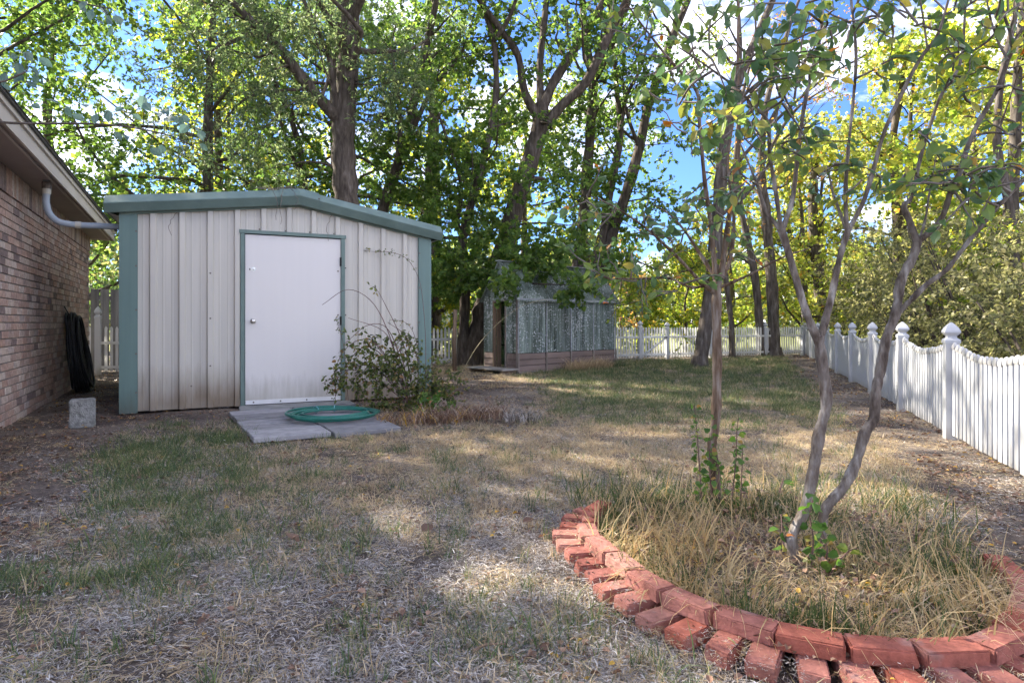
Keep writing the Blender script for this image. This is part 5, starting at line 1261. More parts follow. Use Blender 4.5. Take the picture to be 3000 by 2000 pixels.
# ---------------------------------------------------------------- crape myrtles in the bed
CR_ME = single_leaf('leaf', M['leaf_crape_obj'], .58)
def m_limb(t, lst, Y0, Y1, rad, n=8):
    t.limb(ptsP(lst, Y0, Y1), [q*(1.0 if t.bark == 'bark_peel' else .88) for q in rad], n=n, m=5)
def myrtle_1():
    t = Tree('crape_myrtle', P(1640,1180,3.55), 'straight single stemmed crape myrtle with peeling bark in the bed', seed=101, bark='bark_peel', leaf='leaf_crape', leaf_l=.058, leaf_w=.034, six=True)
    t.twig_mat = 'twig'
    m_limb(t, [(1640,1186),(1644,1110),(1635,1025),(1643,976),(1647,855),(1646,745),(1646,674),(1650,632)], 3.55, 3.55, [.034,.030,.027,.027,.027,.026,.028,.024], n=12)
    m_limb(t, [(1641,672),(1613,652),(1585,621),(1541,576),(1481,522),(1409,474),(1349,447)], 3.55, 3.3, [.014,.012,.010,.008,.006,.004,.003])
    m_limb(t, [(1645,640),(1607,582),(1571,528),(1535,490),(1500,470)], 3.55, 3.7, [.013,.010,.007,.005,.003])
    m_limb(t, [(1644,640),(1632,510),(1619,420),(1607,288),(1600,210),(1540,140),(1481,66),(1440,10)], 3.55, 3.2, [.016,.013,.012,.010,.009,.007,.005,.004])
    m_limb(t, [(1656,635),(1673,510),(1697,330),(1694,180),(1697,0),(1700,-120)], 3.55, 3.5, [.018,.015,.012,.009,.007,.005])
    m_limb(t, [(1656,640),(1679,588),(1685,480),(1672,380),(1690,250)], 3.55, 3.8, [.016,.012,.010,.007,.004])
    m_limb(t, [(1652,660),(1690,645),(1727,628),(1800,590),(1860,570)], 3.55, 3.3, [.010,.008,.006,.005,.003])
    m_limb(t, [(1644,650),(1590,660),(1540,640),(1480,640),(1400,640)], 3.55, 3.4, [.009,.007,.006,.005,.003])
    for x, y, Y, r, n in ((1560,560,3.4,.10,6),(1490,640,3.4,.12,7),(1430,640,3.4,.11,6),(1370,630,3.4,.07,4),(1350,460,3.3,.12,6),(1410,490,3.3,.10,5),(1480,520,3.35,.10,5),(1600,460,3.4,.14,7),(1640,400,3.5,.15,8),(1700,440,3.5,.14,7),(1560,660,3.4,.09,5),(1600,300,3.3,.14,7),(1540,150,3.25,.12,5),(1480,90,3.2,.12,5),(1690,300,3.5,.12,5),(1750,610,3.4,.08,3),(1620,520,3.45,.12,6),(1450,590,3.4,.08,3),(1420,30,3.2,.10,4)):
        t.cluster(P(x,y,Y), r*1.75, int(n*.6)+1, 6, tw=.2, flat=.75)
    t.finish(indiv=100, leaf_me=CR_ME, face=(0,-.7,1.0))
myrtle_1()
def myrtle_2():
    t = Tree('crape_myrtle', P(1838,1326,2.67), 'smooth grey crape myrtle trunk forking into a Y above the fence line', seed=102, bark='bark_crape', leaf='leaf_crape', leaf_l=.056, leaf_w=.034, six=True)
    t.twig_mat = 'twig'
    m_limb(t, [(1842,1345),(1838,1323),(1817,1240),(1849,1169),(1869,1075),(1882,993),(1898,927),(1891,855),(1880,772)], 2.67, 2.7, [.030,.028,.026,.026,.026,.026,.026,.026,.028], n=12)
    m_limb(t, [(1882,790),(1852,718),(1830,646),(1811,580),(1794,525)], 2.7, 2.65, [.021,.019,.018,.0175,.018], n=10)
    m_limb(t, [(1794,528),(1779,422),(1768,359),(1763,279),(1728,242),(1695,205),(1647,169),(1600,136),(1560,110)], 2.65, 2.35, [.011,.010,.0095,.009,.007,.006,.005,.004,.003])
    m_limb(t, [(1797,528),(1820,458),(1831,367),(1842,279),(1860,183),(1886,73),(1889,-20),(1880,-140)], 2.65, 2.7, [.014,.012,.011,.010,.009,.008,.007,.005])
    m_limb(t, [(1794,528),(1761,488),(1743,436),(1728,396),(1700,330)], 2.65, 2.8, [.012,.010,.008,.006,.004])
    m_limb(t, [(1882,785),(1893,745),(1910,680),(1926,602),(1945,536)], 2.7, 2.8, [.020,.018,.017,.016,.016], n=10)
    m_limb(t, [(1946,532),(1922,469),(1911,433),(1900,380)], 2.8, 2.9, [.010,.008,.006,.004])
    m_limb(t, [(1945,534),(1942,440),(1948,348),(1959,238),(1966,147),(1963,73),(1955,0),(1950,-120)], 2.8, 2.75, [.012,.010,.009,.008,.008,.007,.006,.004])
    m_limb(t, [(1947,534),(1985,458),(2007,385),(2032,301),(2069,220),(2113,136),(2150,88),(2168,37),(2200,-80)], 2.8, 2.6, [.013,.012,.011,.010,.010,.009,.008,.006,.005])
    m_limb(t, [(2130,110),(2120,40),(2110,-20)], 2.62, 2.6, [.005,.004,.003])
    for x, y, Y, r, n in ((1640,150,2.4,.14,9),(1700,210,2.4,.15,11),(1755,180,2.45,.14,10),(1690,270,2.4,.13,8),(1800,230,2.45,.14,9),(1830,140,2.55,.12,7),(1600,110,2.35,.10,6),(1740,120,2.45,.13,8),(1900,50,2.6,.12,7),(1870,330,2.6,.10,5),(1960,60,2.7,.13,7),(2030,40,2.65,.13,7),(2100,60,2.6,.12,6),(1730,420,2.7,.12,6),(1900,390,2.8,.09,4),(1990,400,2.75,.08,4),(1820,20,2.6,.12,6),(2010,160,2.7,.08,3),(1560,240,2.5,.10,4),(1770,330,2.5,.10,5)):
        t.cluster(P(x,y,Y), r*1.7, int(n*.62)+1, 6, tw=.19, flat=.7)
    t.finish(indiv=130, leaf_me=CR_ME, face=(0,-.7,1.0))
myrtle_2()
def myrtle_3():
    t = Tree('crape_myrtle', P(1882,1296,2.83), 'curving crape myrtle trunk leaning right across the white fence', seed=103, bark='bark_crape', leaf='leaf_crape', leaf_l=.056, leaf_w=.034, six=True)
    t.twig_mat = 'twig'
    m_limb(t, [(1880,1312),(1882,1290),(1889,1225),(1896,1168),(1937,1119),(1965,1064),(1987,993),(2007,962),(2011,905),(2021,855),(2036,778),(2058,718),(2069,646),(2097,591),(2108,553)], 2.83, 2.9, [.024,.021,.021,.025,.026,.0255,.025,.026,.025,.025,.024,.024,.023,.022,.022], n=12)
    m_limb(t, [(2106,556),(2088,505),(2076,473),(2095,450),(2113,367),(2135,293),(2161,220),(2205,147),(2216,37),(2220,-80)], 2.9, 2.95, [.018,.017,.014,.010,.0095,.009,.009,.008,.006,.004])
    m_limb(t, [(2112,553),(2146,523),(2168,490),(2186,433),(2205,396),(2219,348),(2245,286),(2289,209),(2315,139),(2326,99),(2303,20),(2300,-60)], 2.9, 2.6, [.016,.014,.0135,.013,.0125,.012,.011,.010,.0095,.008,.006,.004])
    m_limb(t, [(2326,99),(2352,62),(2400,10)], 2.6, 2.55, [.007,.006,.005])
    m_limb(t, [(2315,139),(2290,90),(2270,20),(2262,-60)], 2.6, 2.7, [.006,.005,.004,.003])
    m_limb(t, [(2056,730),(2070,712),(2091,690),(2130,652),(2174,619),(2220,560),(2278,491),(2315,451),(2360,405),(2420,350)], 2.9, 2.6, [.014,.014,.0135,.0125,.012,.011,.010,.009,.008,.006])
    m_limb(t, [(2112,550),(2126,500),(2135,440),(2150,360)], 2.9, 3.0, [.007,.006,.005,.003])
    for x, y, Y, r, n in ((2140,400,2.7,.10,5),(2190,420,2.6,.11,7),(2250,400,2.6,.12,7),(2100,390,2.8,.08,4),(2320,380,2.6,.11,5),(2240,440,2.6,.08,4),(2290,60,2.6,.12,6),(2230,120,2.75,.10,5),(2180,180,2.85,.08,4),(2330,200,2.6,.10,4),(2200,30,2.8,.12,6),(2340,20,2.55,.12,5),(2110,300,2.9,.06,3),(2330,310,2.6,.07,3)):
        t.cluster(P(x,y,Y), r*1.7, int(n*.62)+1, 6, tw=.19, flat=.7)
    t.finish(indiv=100, leaf_me=CR_ME, face=(0,-.7,1.0))
myrtle_3()

# ---- redbud branch reaching in over the house eave
RB_ME = single_leaf('leaf', M['leaf_redbud'], .68)
def redbud():
    t = Tree('redbud_tree', (-3.75, 2.7, 0), 'blue green leafy branch reaching in from the left edge', seed=104, bark='bark_dark', leaf='leaf_redbud', leaf_l=.066, leaf_w=.05, six=True)
    t.limb([(-3.75,2.7,0),(-3.72,2.72,.7),(-3.6,2.8,1.5),(-3.4,2.95,2.0)], [.05,.045,.04,.03])
    t.limb([(-3.4,2.95,2.0), P(-120,262,3.1), P(0,281,3.15), P(90,284,3.2), P(180,284,3.2), P(260,288,3.25), P(330,298,3.25), P(400,315,3.3), P(440,335,3.3), P(470,350,3.3)], [.02,.009,.006,.0055,.005,.0045,.004,.003,.0025,.002], m=3)
    t.limb([(-3.4,2.95,2.0), P(-150,140,3.0), P(-20,190,3.0), P(60,165,3.05)], [.02,.008,.006,.003], m=3)
    t.limb([(-3.4,2.95,2.0), P(-120,0,3.0), P(80,-20,3.1), P(200,10,3.2), P(250,20,3.2)], [.02,.01,.007,.004,.003], m=3)
    lv = [(100,230),(150,245),(165,262),(195,240),(225,262),(250,255),(280,245),(300,262),(330,220),(350,248),(360,258),(378,250),(395,262),(330,238),(260,300),(285,310),(380,275),(410,270),(430,290),(445,300),(455,310),(462,325),(300,330),(370,330),(345,342),(420,262),(70,240),(130,272),(440,275),(465,300),
          (20,130),(45,140),(60,120),(75,150),(35,165),(50,175),(80,170),(95,180),(60,190),(15,150),(5,195),(10,170),(85,135),
          (180,10),(210,25),(230,20),(245,40),(255,55),(225,45),(200,5),(265,35)]
    rng = t.rng
    for x, y in lv:
        Y = 3.2; c = P(x+rng.uniform(-4,4), y+rng.uniform(-4,4), Y+rng.uniform(-.08,.08))
        allp = np.concatenate([p for p, _ in t.limbs[1:]]); i = int(np.argmin(np.linalg.norm(allp-c, axis=1)))
        t.twigs.add(np.array([allp[i], (allp[i]+c)/2+[0,0,.012], c]), [.0018,.0015,.001], 3)
        ax = unit(np.array([rng.uniform(-.3,1.0), rng.uniform(-.5,.3), rng.uniform(-1.1,-.1)]))
        t.LP.append(c[None]); t.LA.append(ax[None]); t.LS.append(np.array([rng.uniform(.75,1.15)]))
    for k in range(26):                                     # leaves outside the frame on the same tree
        c = np.array([-3.5, 2.8, 2.3])+rng.standard_normal(3)*np.array([.3,.3,.4])
        t.sprig(c, rng.standard_normal(3), .3, 8)
    t.finish(indiv=60, leaf_me=RB_ME, face=(.3,-1.0,.7))
redbud()

# ---- saplings and vines at the myrtles' feet
def stem_plant(name, label, stems, Y, leaf='leaf_vine', ll=.036, lw=.034, seed=1, every=.03, bark='cane_red', cat='vine', r=.0035):
    t = Tree(name, P(stems[0][0][0], stems[0][0][1], Y), label, seed=seed, bark=bark, leaf=leaf, leaf_l=ll, leaf_w=lw, six=True, cat=cat)
    rng = t.rng
    for st in stems:
        p = t.limb(ptsP(st, Y, Y+rng.uniform(-.06,.06)), [r, r*.6], n=5, m=5)
        L_ = np.concatenate([[0], np.cumsum(np.linalg.norm(np.diff(p, axis=0), axis=1))])
        q = np.arange(.04, L_[-1], every)
        for s_ in q:
            c = np.array([np.interp(s_, L_, p[:,k]) for k in range(3)])
            for _ in range(2):
                ax = unit(rng.standard_normal(3)*np.array([1,1,.4])+[0,0,-.2])
                t.LP.append((c+ax*.012)[None]); t.LA.append(ax[None]); t.LS.append(np.array([rng.uniform(.6,1.2)]))
    t.finish(crown='leaves')
stem_plant('leafy_vine', 'leafy green shoots around the peeling myrtle trunk', [[(1612,1160),(1606,1060),(1598,960),(1594,930)],[(1634,1150),(1630,1040),(1640,960)],[(1680,1160),(1690,1060),(1692,1000),(1696,960)],[(1700,1180),(1704,1090),(1706,1020)],[(1655,1170),(1650,1090),(1640,1040)]], 3.45, seed=111, every=.022)
stem_plant('leafy_vine', 'green vine climbing between the two smooth myrtle trunks', [[(1862,1320),(1868,1240),(1860,1180),(1872,1130)],[(1890,1320),(1900,1260),(1880,1200)],[(1800,1270),(1796,1210),(1794,1180)]], 2.66, seed=112, ll=.045, lw=.042, every=.03)
stem_plant('leafy_seedling', 'small broad leaved seedling in the bed right of the trunks', [[(1900,1330),(1925,1290),(1950,1265),(1968,1258)],[(1790,1130),(1796,1110),(1800,1098)]], 2.6, seed=113, ll=.055, lw=.05, every=.025)

# ---- brambly shrub against the shed
def bramble():
    t = Tree('bramble_shrub', P(935,925,7.9), 'straggly bramble with arching canes against the shed wall', seed=121, bark='cane_red', leaf='leaf_bramble', leaf_l=.05, leaf_w=.032, six=True, cat='shrub')
    t.twig_mat = 'cane_red'
    rng = t.rng; b = P(935,925,7.9)
    arcs = [[(935,925),(905,800),(860,700),(800,665),(740,700)],[(945,925),(900,770),(850,745),(790,790)],[(930,925),(880,820),(830,800),(775,870),(770,920)],[(940,925),(910,820),(880,760),(800,730)],
            [(950,925),(930,800),(880,690),(862,660)],[(940,925),(900,840),(850,780),(790,805),(750,905)],[(955,925),(960,830),(930,770),(890,740)],[(945,925),(870,850),(820,840),(770,865),(740,880)],
            [(930,920),(860,870),(800,850),(770,910)],[(960,925),(985,850),(1000,810)],[(960,925),(1010,880),(1040,870)],[(935,925),(915,860),(870,800),(840,760)],[(935,925),(930,850),(920,800),(940,760)],
            [(930,920),(880,860),(840,830),(815,870)],[(950,920),(990,890),(1025,900)]]
    for i, a in enumerate(arcs):
        Y1 = 7.9 if a[-1][0] > 900 else 8.0
        pts = [P(x, y, 7.9 + (-.02*(k)) + (0.0)) for k, (x, y) in enumerate(a)]
        p = t.limb(pts, [.007,.005,.003], n=5, m=5)
        n = len(p)
        for j in range(3, n):
            if p[j][2] > .95 and rng.random() < .8: continue
            if rng.random() < (.75 if i in (0,1,3,4,7) and j > .4*n else .35): continue
            for _ in range(2):
                c = p[j]+rng.standard_normal(3)*.03
                t.sprig(c, rng.standard_normal(3)*np.array([1,.5,1]), .12, 5, r=.0018)
    for x, y, r, n in ((850,860,.34,30),(910,850,.32,34),(970,865,.3,38),(880,900,.34,34),(995,890,.3,36),(830,810,.24,9),(1030,910,.28,28),(810,880,.25,14),(940,815,.2,12),(950,925,.28,36),(900,925,.3,26)):
        for _ in range(n):
            c = P(x,y,7.75)+unit(rng.standard_normal(3))*r*rng.random()**.5*np.array([1.1,.7,1])
            c[2] = max(c[2], .03); t.sprig(c, rng.standard_normal(3)+[0,0,-.1], .14, 6, r=.002)
    t.finish()
bramble()
def fresh_patch():
    t = Tree('leafy_weed', P(985,955,7.4), 'bright green weed at the foot of the bramble', seed=122, bark='cane_red', leaf='leaf_vine', leaf_l=.055, leaf_w=.04, six=True, cat='weed')
    rng = t.rng
    for k in range(26):
        c = P(985,940,7.35)+rng.standard_normal(3)*np.array([.09,.09,.08]); c[2] = max(c[2], .03)
        t.sprig(c, rng.standard_normal(3)+[0,0,.6], .14, 8, r=.002)
    t.finish(crown='leaves')
fresh_patch()
# twigs reaching across the shed wall
tw = Tree('wall_vine', P(975,930,8.6), 'thin dry vine clinging to the shed wall right of the door', seed=123, bark='cane_red', leaf='leaf_bramble', leaf_l=.03, leaf_w=.018, cat='vine')
for a, Y in (([(975,930),(978,800),(972,700),(962,640),(935,595),(900,580),(862,578),(810,572)], 8.75), ([(972,900),(955,780),(930,740),(895,735)], 8.6), ([(800,920),(790,800),(778,750),(770,730)], 8.35)):
    p = tw.limb([P(x, y, Y-.10) for x, y in a], [.004,.002], n=4, m=4)
    for q in p[len(p)//2:]:
        for _ in range(2): tw.sprig(q, tw.rng.standard_normal(3), .05, 3, r=.0012)
tw.finish(crown='leaves')
# long pale cane bent over the greenhouse
ck = Tubes(); pa = P(1062,850,12.6)
ck.add(smooth_line([P(1062,852,12.6)-pa, P(1100,790,12.65)-pa, P(1150,737,12.75)-pa, P(1200,702,12.85)-pa, P(1240,690,12.9)-pa, P(1258,688,12.95)-pa], 5), np.linspace(.006,.003,26), 5)
o = link_mesh('bent_cane', ck.mesh('bent_cane'), M['pale_cane']); o.location = pa
tag(o, 'long pale dry cane arching in front of the greenhouse', 'cane')

# ---- strap-leaved clumps by the greenhouse
def liriope(label, cx, cy, n, spread, h, seed, mat, az=0.0):
    rng = np.random.default_rng(seed); ca, sa = math.cos(az), math.sin(az)
    lx = rng.uniform(-spread, spread, n); ly = rng.normal(0, .09, n)
    Pt = np.stack([cx+ca*lx-sa*ly, cy+sa*lx+ca*ly, np.full(n, .0)], -1)
    a = rng.uniform(0, 2*np.pi, n); Dr = np.stack([np.cos(a), np.sin(a)], -1)
    me = blades_mesh('leaves', Pt, Dr, rng.uniform(.6,1.2,n)*h, .009, rng.uniform(.5,1.25,n), seg=4, off=(cx,cy,0), rng=rng)
    root = empty('grass_clump', (cx,cy,0), 0, label, 'grass clump')
    link_mesh('leaves', me, mat, root)
u = np.array([math.cos(TH_G), math.sin(TH_G)]); g0 = np.array([.13,13.35])+u*2.0-np.array([-.669,.743])*.28
liriope('tan strap leaved clump along the greenhouse boards', g0[0], g0[1], 1000, .75, .40, 131, M['grass_tan'], TH_G)
g1 = np.array([.13,13.35])+u*3.1-np.array([-.669,.743])*.25
liriope('smaller green clump at the right end of the greenhouse', g1[0], g1[1], 260, .22, .26, 132, M['grass_green'], TH_G)
liriope('dry brown strap clump in the litter right of the pavers', -.55, 7.0, 420, .5, .28, 133, M['dead_leaf'], .3)
liriope('dry brown clump beside the green weed', -1.0, 6.75, 380, .45, .26, 134, M['dead_leaf'], .1)
liriope('grey green strap clump in the litter before the greenhouse', .12, 6.9, 160, .2, .24, 135, M['straw'], .1)

# ---- tall grass in the bed
def bed_grass():
    rng = np.random.default_rng(141)
    def pts(n, grow=-.10):
        X = rng.uniform(.3, 2.2, n*3); Y = rng.uniform(1.85, 3.95, n*3); k = in_ring(X, Y, grow); X, Y = X[k][:n], Y[k][:n]
        return X, Y
    X, Y = pts(13000, -.06)
    clump = fbm(X+5, Y+5, 3.2, 11)
    keep = rng.random(len(X)) < np.clip((clump-.28)*3.0, .12, 1); bare = np.hypot(X-1.12, Y-2.75) < .2
    keep &= ~(bare & (rng.random(len(X)) < .85)); X, Y, clump = X[keep], Y[keep], clump[keep]; n = len(X)
    back = np.clip((Y-3.0)/.8, 0, 1)
    green = rng.random(n) < np.clip(.28+.5*back+1.3*(fbm(X+9, Y+2, 2.5, 15)-.5), .05, .9)
    a = fbm(X+3, Y+7, 1.9, 19)*14+rng.normal(0, 1.1, n); Dr = np.stack([np.cos(a), np.sin(a)], -1)
    H = np.where(green, rng.uniform(.05,.17,n), .05+.26*rng.random(n)**1.8); bend = np.where(green, rng.uniform(.1,.7,n), rng.uniform(.3,1.5,n))
    rnd = np.where(green, rng.uniform(0,.3,n), rng.uniform(.42,.97,n))
    H = H*np.clip(np.hypot((X-1.22)/.42, (Y-2.45)/.42), .3, 1)
    Pt = np.stack([X, Y, np.full(n, .02)], -1)
    me = blades_mesh('bed_grass', Pt, Dr, H, rng.uniform(.003,.0085,n), bend, seg=4, rnd=rnd, rng=rng)
    o = link_mesh('bed_grass', me, M['bed_grass']); tag(o, 'tangled tan and green grass filling the brick bed', 'grass', kind='stuff')
    n = 3200; X = rng.uniform(.35,2.5,n); Y = rng.normal(3.75,.28,n); a = rng.uniform(0,6.28,n); k = (~in_ring(X,Y,-.1)) & (Y > 3.2) & (rng.random(n) < .2+1.4*(fbm(X+2,Y+3,2.6,33)-.25)); X, Y, a = X[k], Y[k], a[k]; n = len(X)
    me = blades_mesh('bed_edge_grass', np.stack([X,Y,np.full(n,-.005)],-1), np.stack([np.cos(a),np.sin(a)],-1), rng.uniform(.08,.26,n), rng.uniform(.003,.007,n), rng.uniform(.2,1.0,n), seg=3, rnd=np.where(rng.random(n)<.75, rng.uniform(0,.34,n), rng.uniform(.4,.9,n)), rng=rng)
    o = link_mesh('bed_edge_grass', me, M['bed_grass']); tag(o, 'green grass growing along the back of the bed', 'grass', kind='stuff')
    # upright green shoots near the front edge
    X, Y = [], []
    for cx, cy in ((.82,2.17),(1.0,2.1),(1.06,2.12),(.66,2.42),(1.16,2.07),(.95,2.13),(1.5,2.25),(1.75,2.5),(.58,2.62),(.47,3.1),(.5,3.35),(.62,3.5),(1.85,2.6)):
        k = rng.integers(18, 40); X.append(rng.normal(cx,.035,k)); Y.append(rng.normal(cy,.03,k))
    X = np.concatenate(X); Y = np.concatenate(Y); n = len(X); a = rng.uniform(0,6.28,n)
    me = blades_mesh('green_shoots', np.stack([X,Y,np.full(n,.012)],-1), np.stack([np.cos(a),np.sin(a)],-1), rng.uniform(.10,.22,n), .006, rng.uniform(.05,.45,n), seg=3, rnd=rng.uniform(0,.3,n), rng=rng)
    o = link_mesh('green_shoots', me, M['bed_grass']); tag(o, 'upright dark green shoots along the inside of the bricks', 'grass', kind='stuff')
    # long pale stalks flopping over the bricks at right
    n = 70; X = rng.uniform(1.35,1.85,n); Y = rng.uniform(2.05,2.4,n); a = rng.normal(-1.0,.45,n)
    me = blades_mesh('pale_stalks', np.stack([X,Y,np.full(n,.03)],-1), np.stack([np.cos(a),np.sin(a)],-1), rng.uniform(.3,.52,n), .0035, rng.uniform(1.0,1.4,n), seg=6, rnd=rng.uniform(.7,.9,n), rng=rng)
    o = link_mesh('pale_stalks', me, M['grass_tan']); tag(o, 'long pale stalks flopping over the bricks at lower right', 'grass', kind='stuff')
bed_grass()

# ---------------------------------------------------------------- lawn: scattered tufts and litter (geometry nodes)
def scatter(name, label, cat, Pt, rotz, tilt, scl, idx, protos):
    n = len(Pt)
    me = bpy.data.meshes.new(name); me.vertices.add(n); me.vertices.foreach_set('co', np.asarray(Pt, np.float32).ravel())
    a = me.attributes.new('rot', 'FLOAT_VECTOR', 'POINT'); a.data.foreach_set('vector', np.stack([tilt[:,0], tilt[:,1], rotz], -1).astype(np.float32).ravel())
    a = me.attributes.new('scl', 'FLOAT', 'POINT'); a.data.foreach_set('value', np.asarray(scl, np.float32))
    a = me.attributes.new('idx', 'INT', 'POINT'); a.data.foreach_set('value', np.asarray(idx, np.int32))
    o = link_mesh(name, me); tag(o, label, cat, kind='stuff')
    ng = bpy.data.node_groups.new(name, 'GeometryNodeTree')
    ng.interface.new_socket('Geometry', in_out='INPUT', socket_type='NodeSocketGeometry')
    ng.interface.new_socket('Geometry', in_out='OUTPUT', socket_type='NodeSocketGeometry')
    nd = ng.nodes; l = ng.links.new
    gi = nd.new('NodeGroupInput'); go = nd.new('NodeGroupOutput'); ip = nd.new('GeometryNodeInstanceOnPoints'); jn = nd.new('GeometryNodeJoinGeometry')
    for p in reversed(protos):
        oi = nd.new('GeometryNodeObjectInfo'); oi.inputs['Object'].default_value = p; oi.inputs['As Instance'].default_value = True
        l(oi.outputs['Geometry'], jn.inputs['Geometry'])
    def attr(nm, ty):
        x = nd.new('GeometryNodeInputNamedAttribute'); x.data_type = ty; x.inputs['Name'].default_value = nm; return x
    r = attr('rot', 'FLOAT_VECTOR'); e = nd.new('FunctionNodeEulerToRotation'); l(r.outputs['Attribute'], e.inputs['Euler'])
    l(gi.outputs[0], ip.inputs['Points']); l(jn.outputs['Geometry'], ip.inputs['Instance']); ip.inputs['Pick Instance'].default_value = True
    l(attr('idx', 'INT').outputs['Attribute'], ip.inputs['Instance Index']); l(e.outputs['Rotation'], ip.inputs['Rotation']); l(attr('scl', 'FLOAT').outputs['Attribute'], ip.inputs['Scale'])
    l(ip.outputs['Instances'], go.inputs[0])
    md = o.modifiers.new('scatter', 'NODES'); md.node_group = ng
    return o
def proto(me, mat):
    me.materials.append(mat); return bpy.data.objects.new(me.name, me)
def tuft(name, n, r, h, w, bend, mat, seed):
    rng = np.random.default_rng(seed); a = rng.uniform(0,6.28,n); d = rng.random(n)**.5*r; b = rng.uniform(0,6.28,n)
    Pt = np.stack([np.cos(a)*d, np.sin(a)*d, np.full(n, -.005)], -1)
    return proto(blades_mesh(name, Pt, np.stack([np.cos(b),np.sin(b)],-1), rng.uniform(*h,n), rng.uniform(*w,n), rng.uniform(*bend,n), seg=2, rng=rng), mat)
def litter(name, n, r, ln, w, mat, seed, zmax=.018):
    """straw lying flat, slightly curled"""
    rng = np.random.default_rng(seed); a = rng.uniform(0,6.28,n); d = rng.random(n)**.5*r
    Pt = np.stack([np.cos(a)*d, np.sin(a)*d, rng.uniform(.0,zmax,n)], -1); b = rng.uniform(0,6.28,n)
    D = np.stack([np.cos(b), np.sin(b), rng.normal(.0,.14,n)], -1); S_ = np.stack([-np.sin(b), np.cos(b), rng.normal(0,.4,n)], -1)
    L_ = rng.uniform(*ln,n)[:,None]; W_ = rng.uniform(*w,n)[:,None]; cv = rng.normal(0,.10,n)[:,None]
    V = []
    for t, ww in ((0,.6),(.5,1),(1,.25)):
        c = Pt + D*L_*t + np.stack([-np.sin(b),np.cos(b),np.zeros(n)],-1)*cv*L_*(t*t) + np.array([0,0,1.])*(.25*L_*t*(1-t))
        V += [c-S_*W_*ww*.5, c+S_*W_*ww*.5]
    V = np.stack(V, 1).reshape(-1,3); i = (np.arange(n)*6)[:,None]
    Fq = np.concatenate([np.concatenate([i,i+1,i+3,i+2],1), np.concatenate([i+2,i+3,i+5,i+4],1)])
    me = np_mesh(name, V, Fq); r_ = rng.random(n); face_attr(me, 'rnd', np.concatenate([r_,r_])); return proto(me, mat)
def leaf_litter(name, n, r, mat, seed, sz=(.02,.05)):
    rng = np.random.default_rng(seed); a = rng.uniform(0,6.28,n); d = rng.random(n)**.5*r; b = rng.uniform(0,6.28,n)
    Pt = np.stack([np.cos(a)*d, np.sin(a)*d, rng.uniform(.002,.02,n)], -1); Ax = np.stack([np.cos(b),np.sin(b),rng.normal(0,.25,n)],-1)
    s_ = rng.uniform(*sz,n)
    return proto(leaves_mesh(name, Pt, Ax, s_, s_*.7, rng=rng, fold=.25, up=1.5, six=True), mat)
P_GREEN = [tuft('green_tuft', 30, .09, (.045,.125), (.003,.0055), (.2,1.1), M['grass_green'], 201+k) for k in range(4)]
P_TAN = [tuft('tan_tuft', 34, .09, (.035,.10), (.002,.004), (.4,1.4), M['grass_tan'], 211+k) for k in range(4)]
P_STRAW = [litter('straw_bits', 66, .12, (.007,.036), (.0010,.0028), M['straw'], 221+k) for k in range(5)]
P_TANL = [litter('tan_bits', 48, .12, (.015,.055), (.0015,.0035), M['grass_tan'], 231+k) for k in range(3)]
P_SPROUT = [tuft('sprout', 14, .03, (.04,.12), (.003,.0055), (.05,.6), M['grass_green'], 251+k) for k in range(3)] + [tuft('dry_sprout', 16, .035, (.04,.11), (.0025,.0045), (.1,.9), M['grass_tan'], 261+k) for k in range(2)]
P_DEAD = [leaf_litter('dead_leaves', 14, .16, M['dead_leaf'], 241+k, (.010,.034)) for k in range(4)]

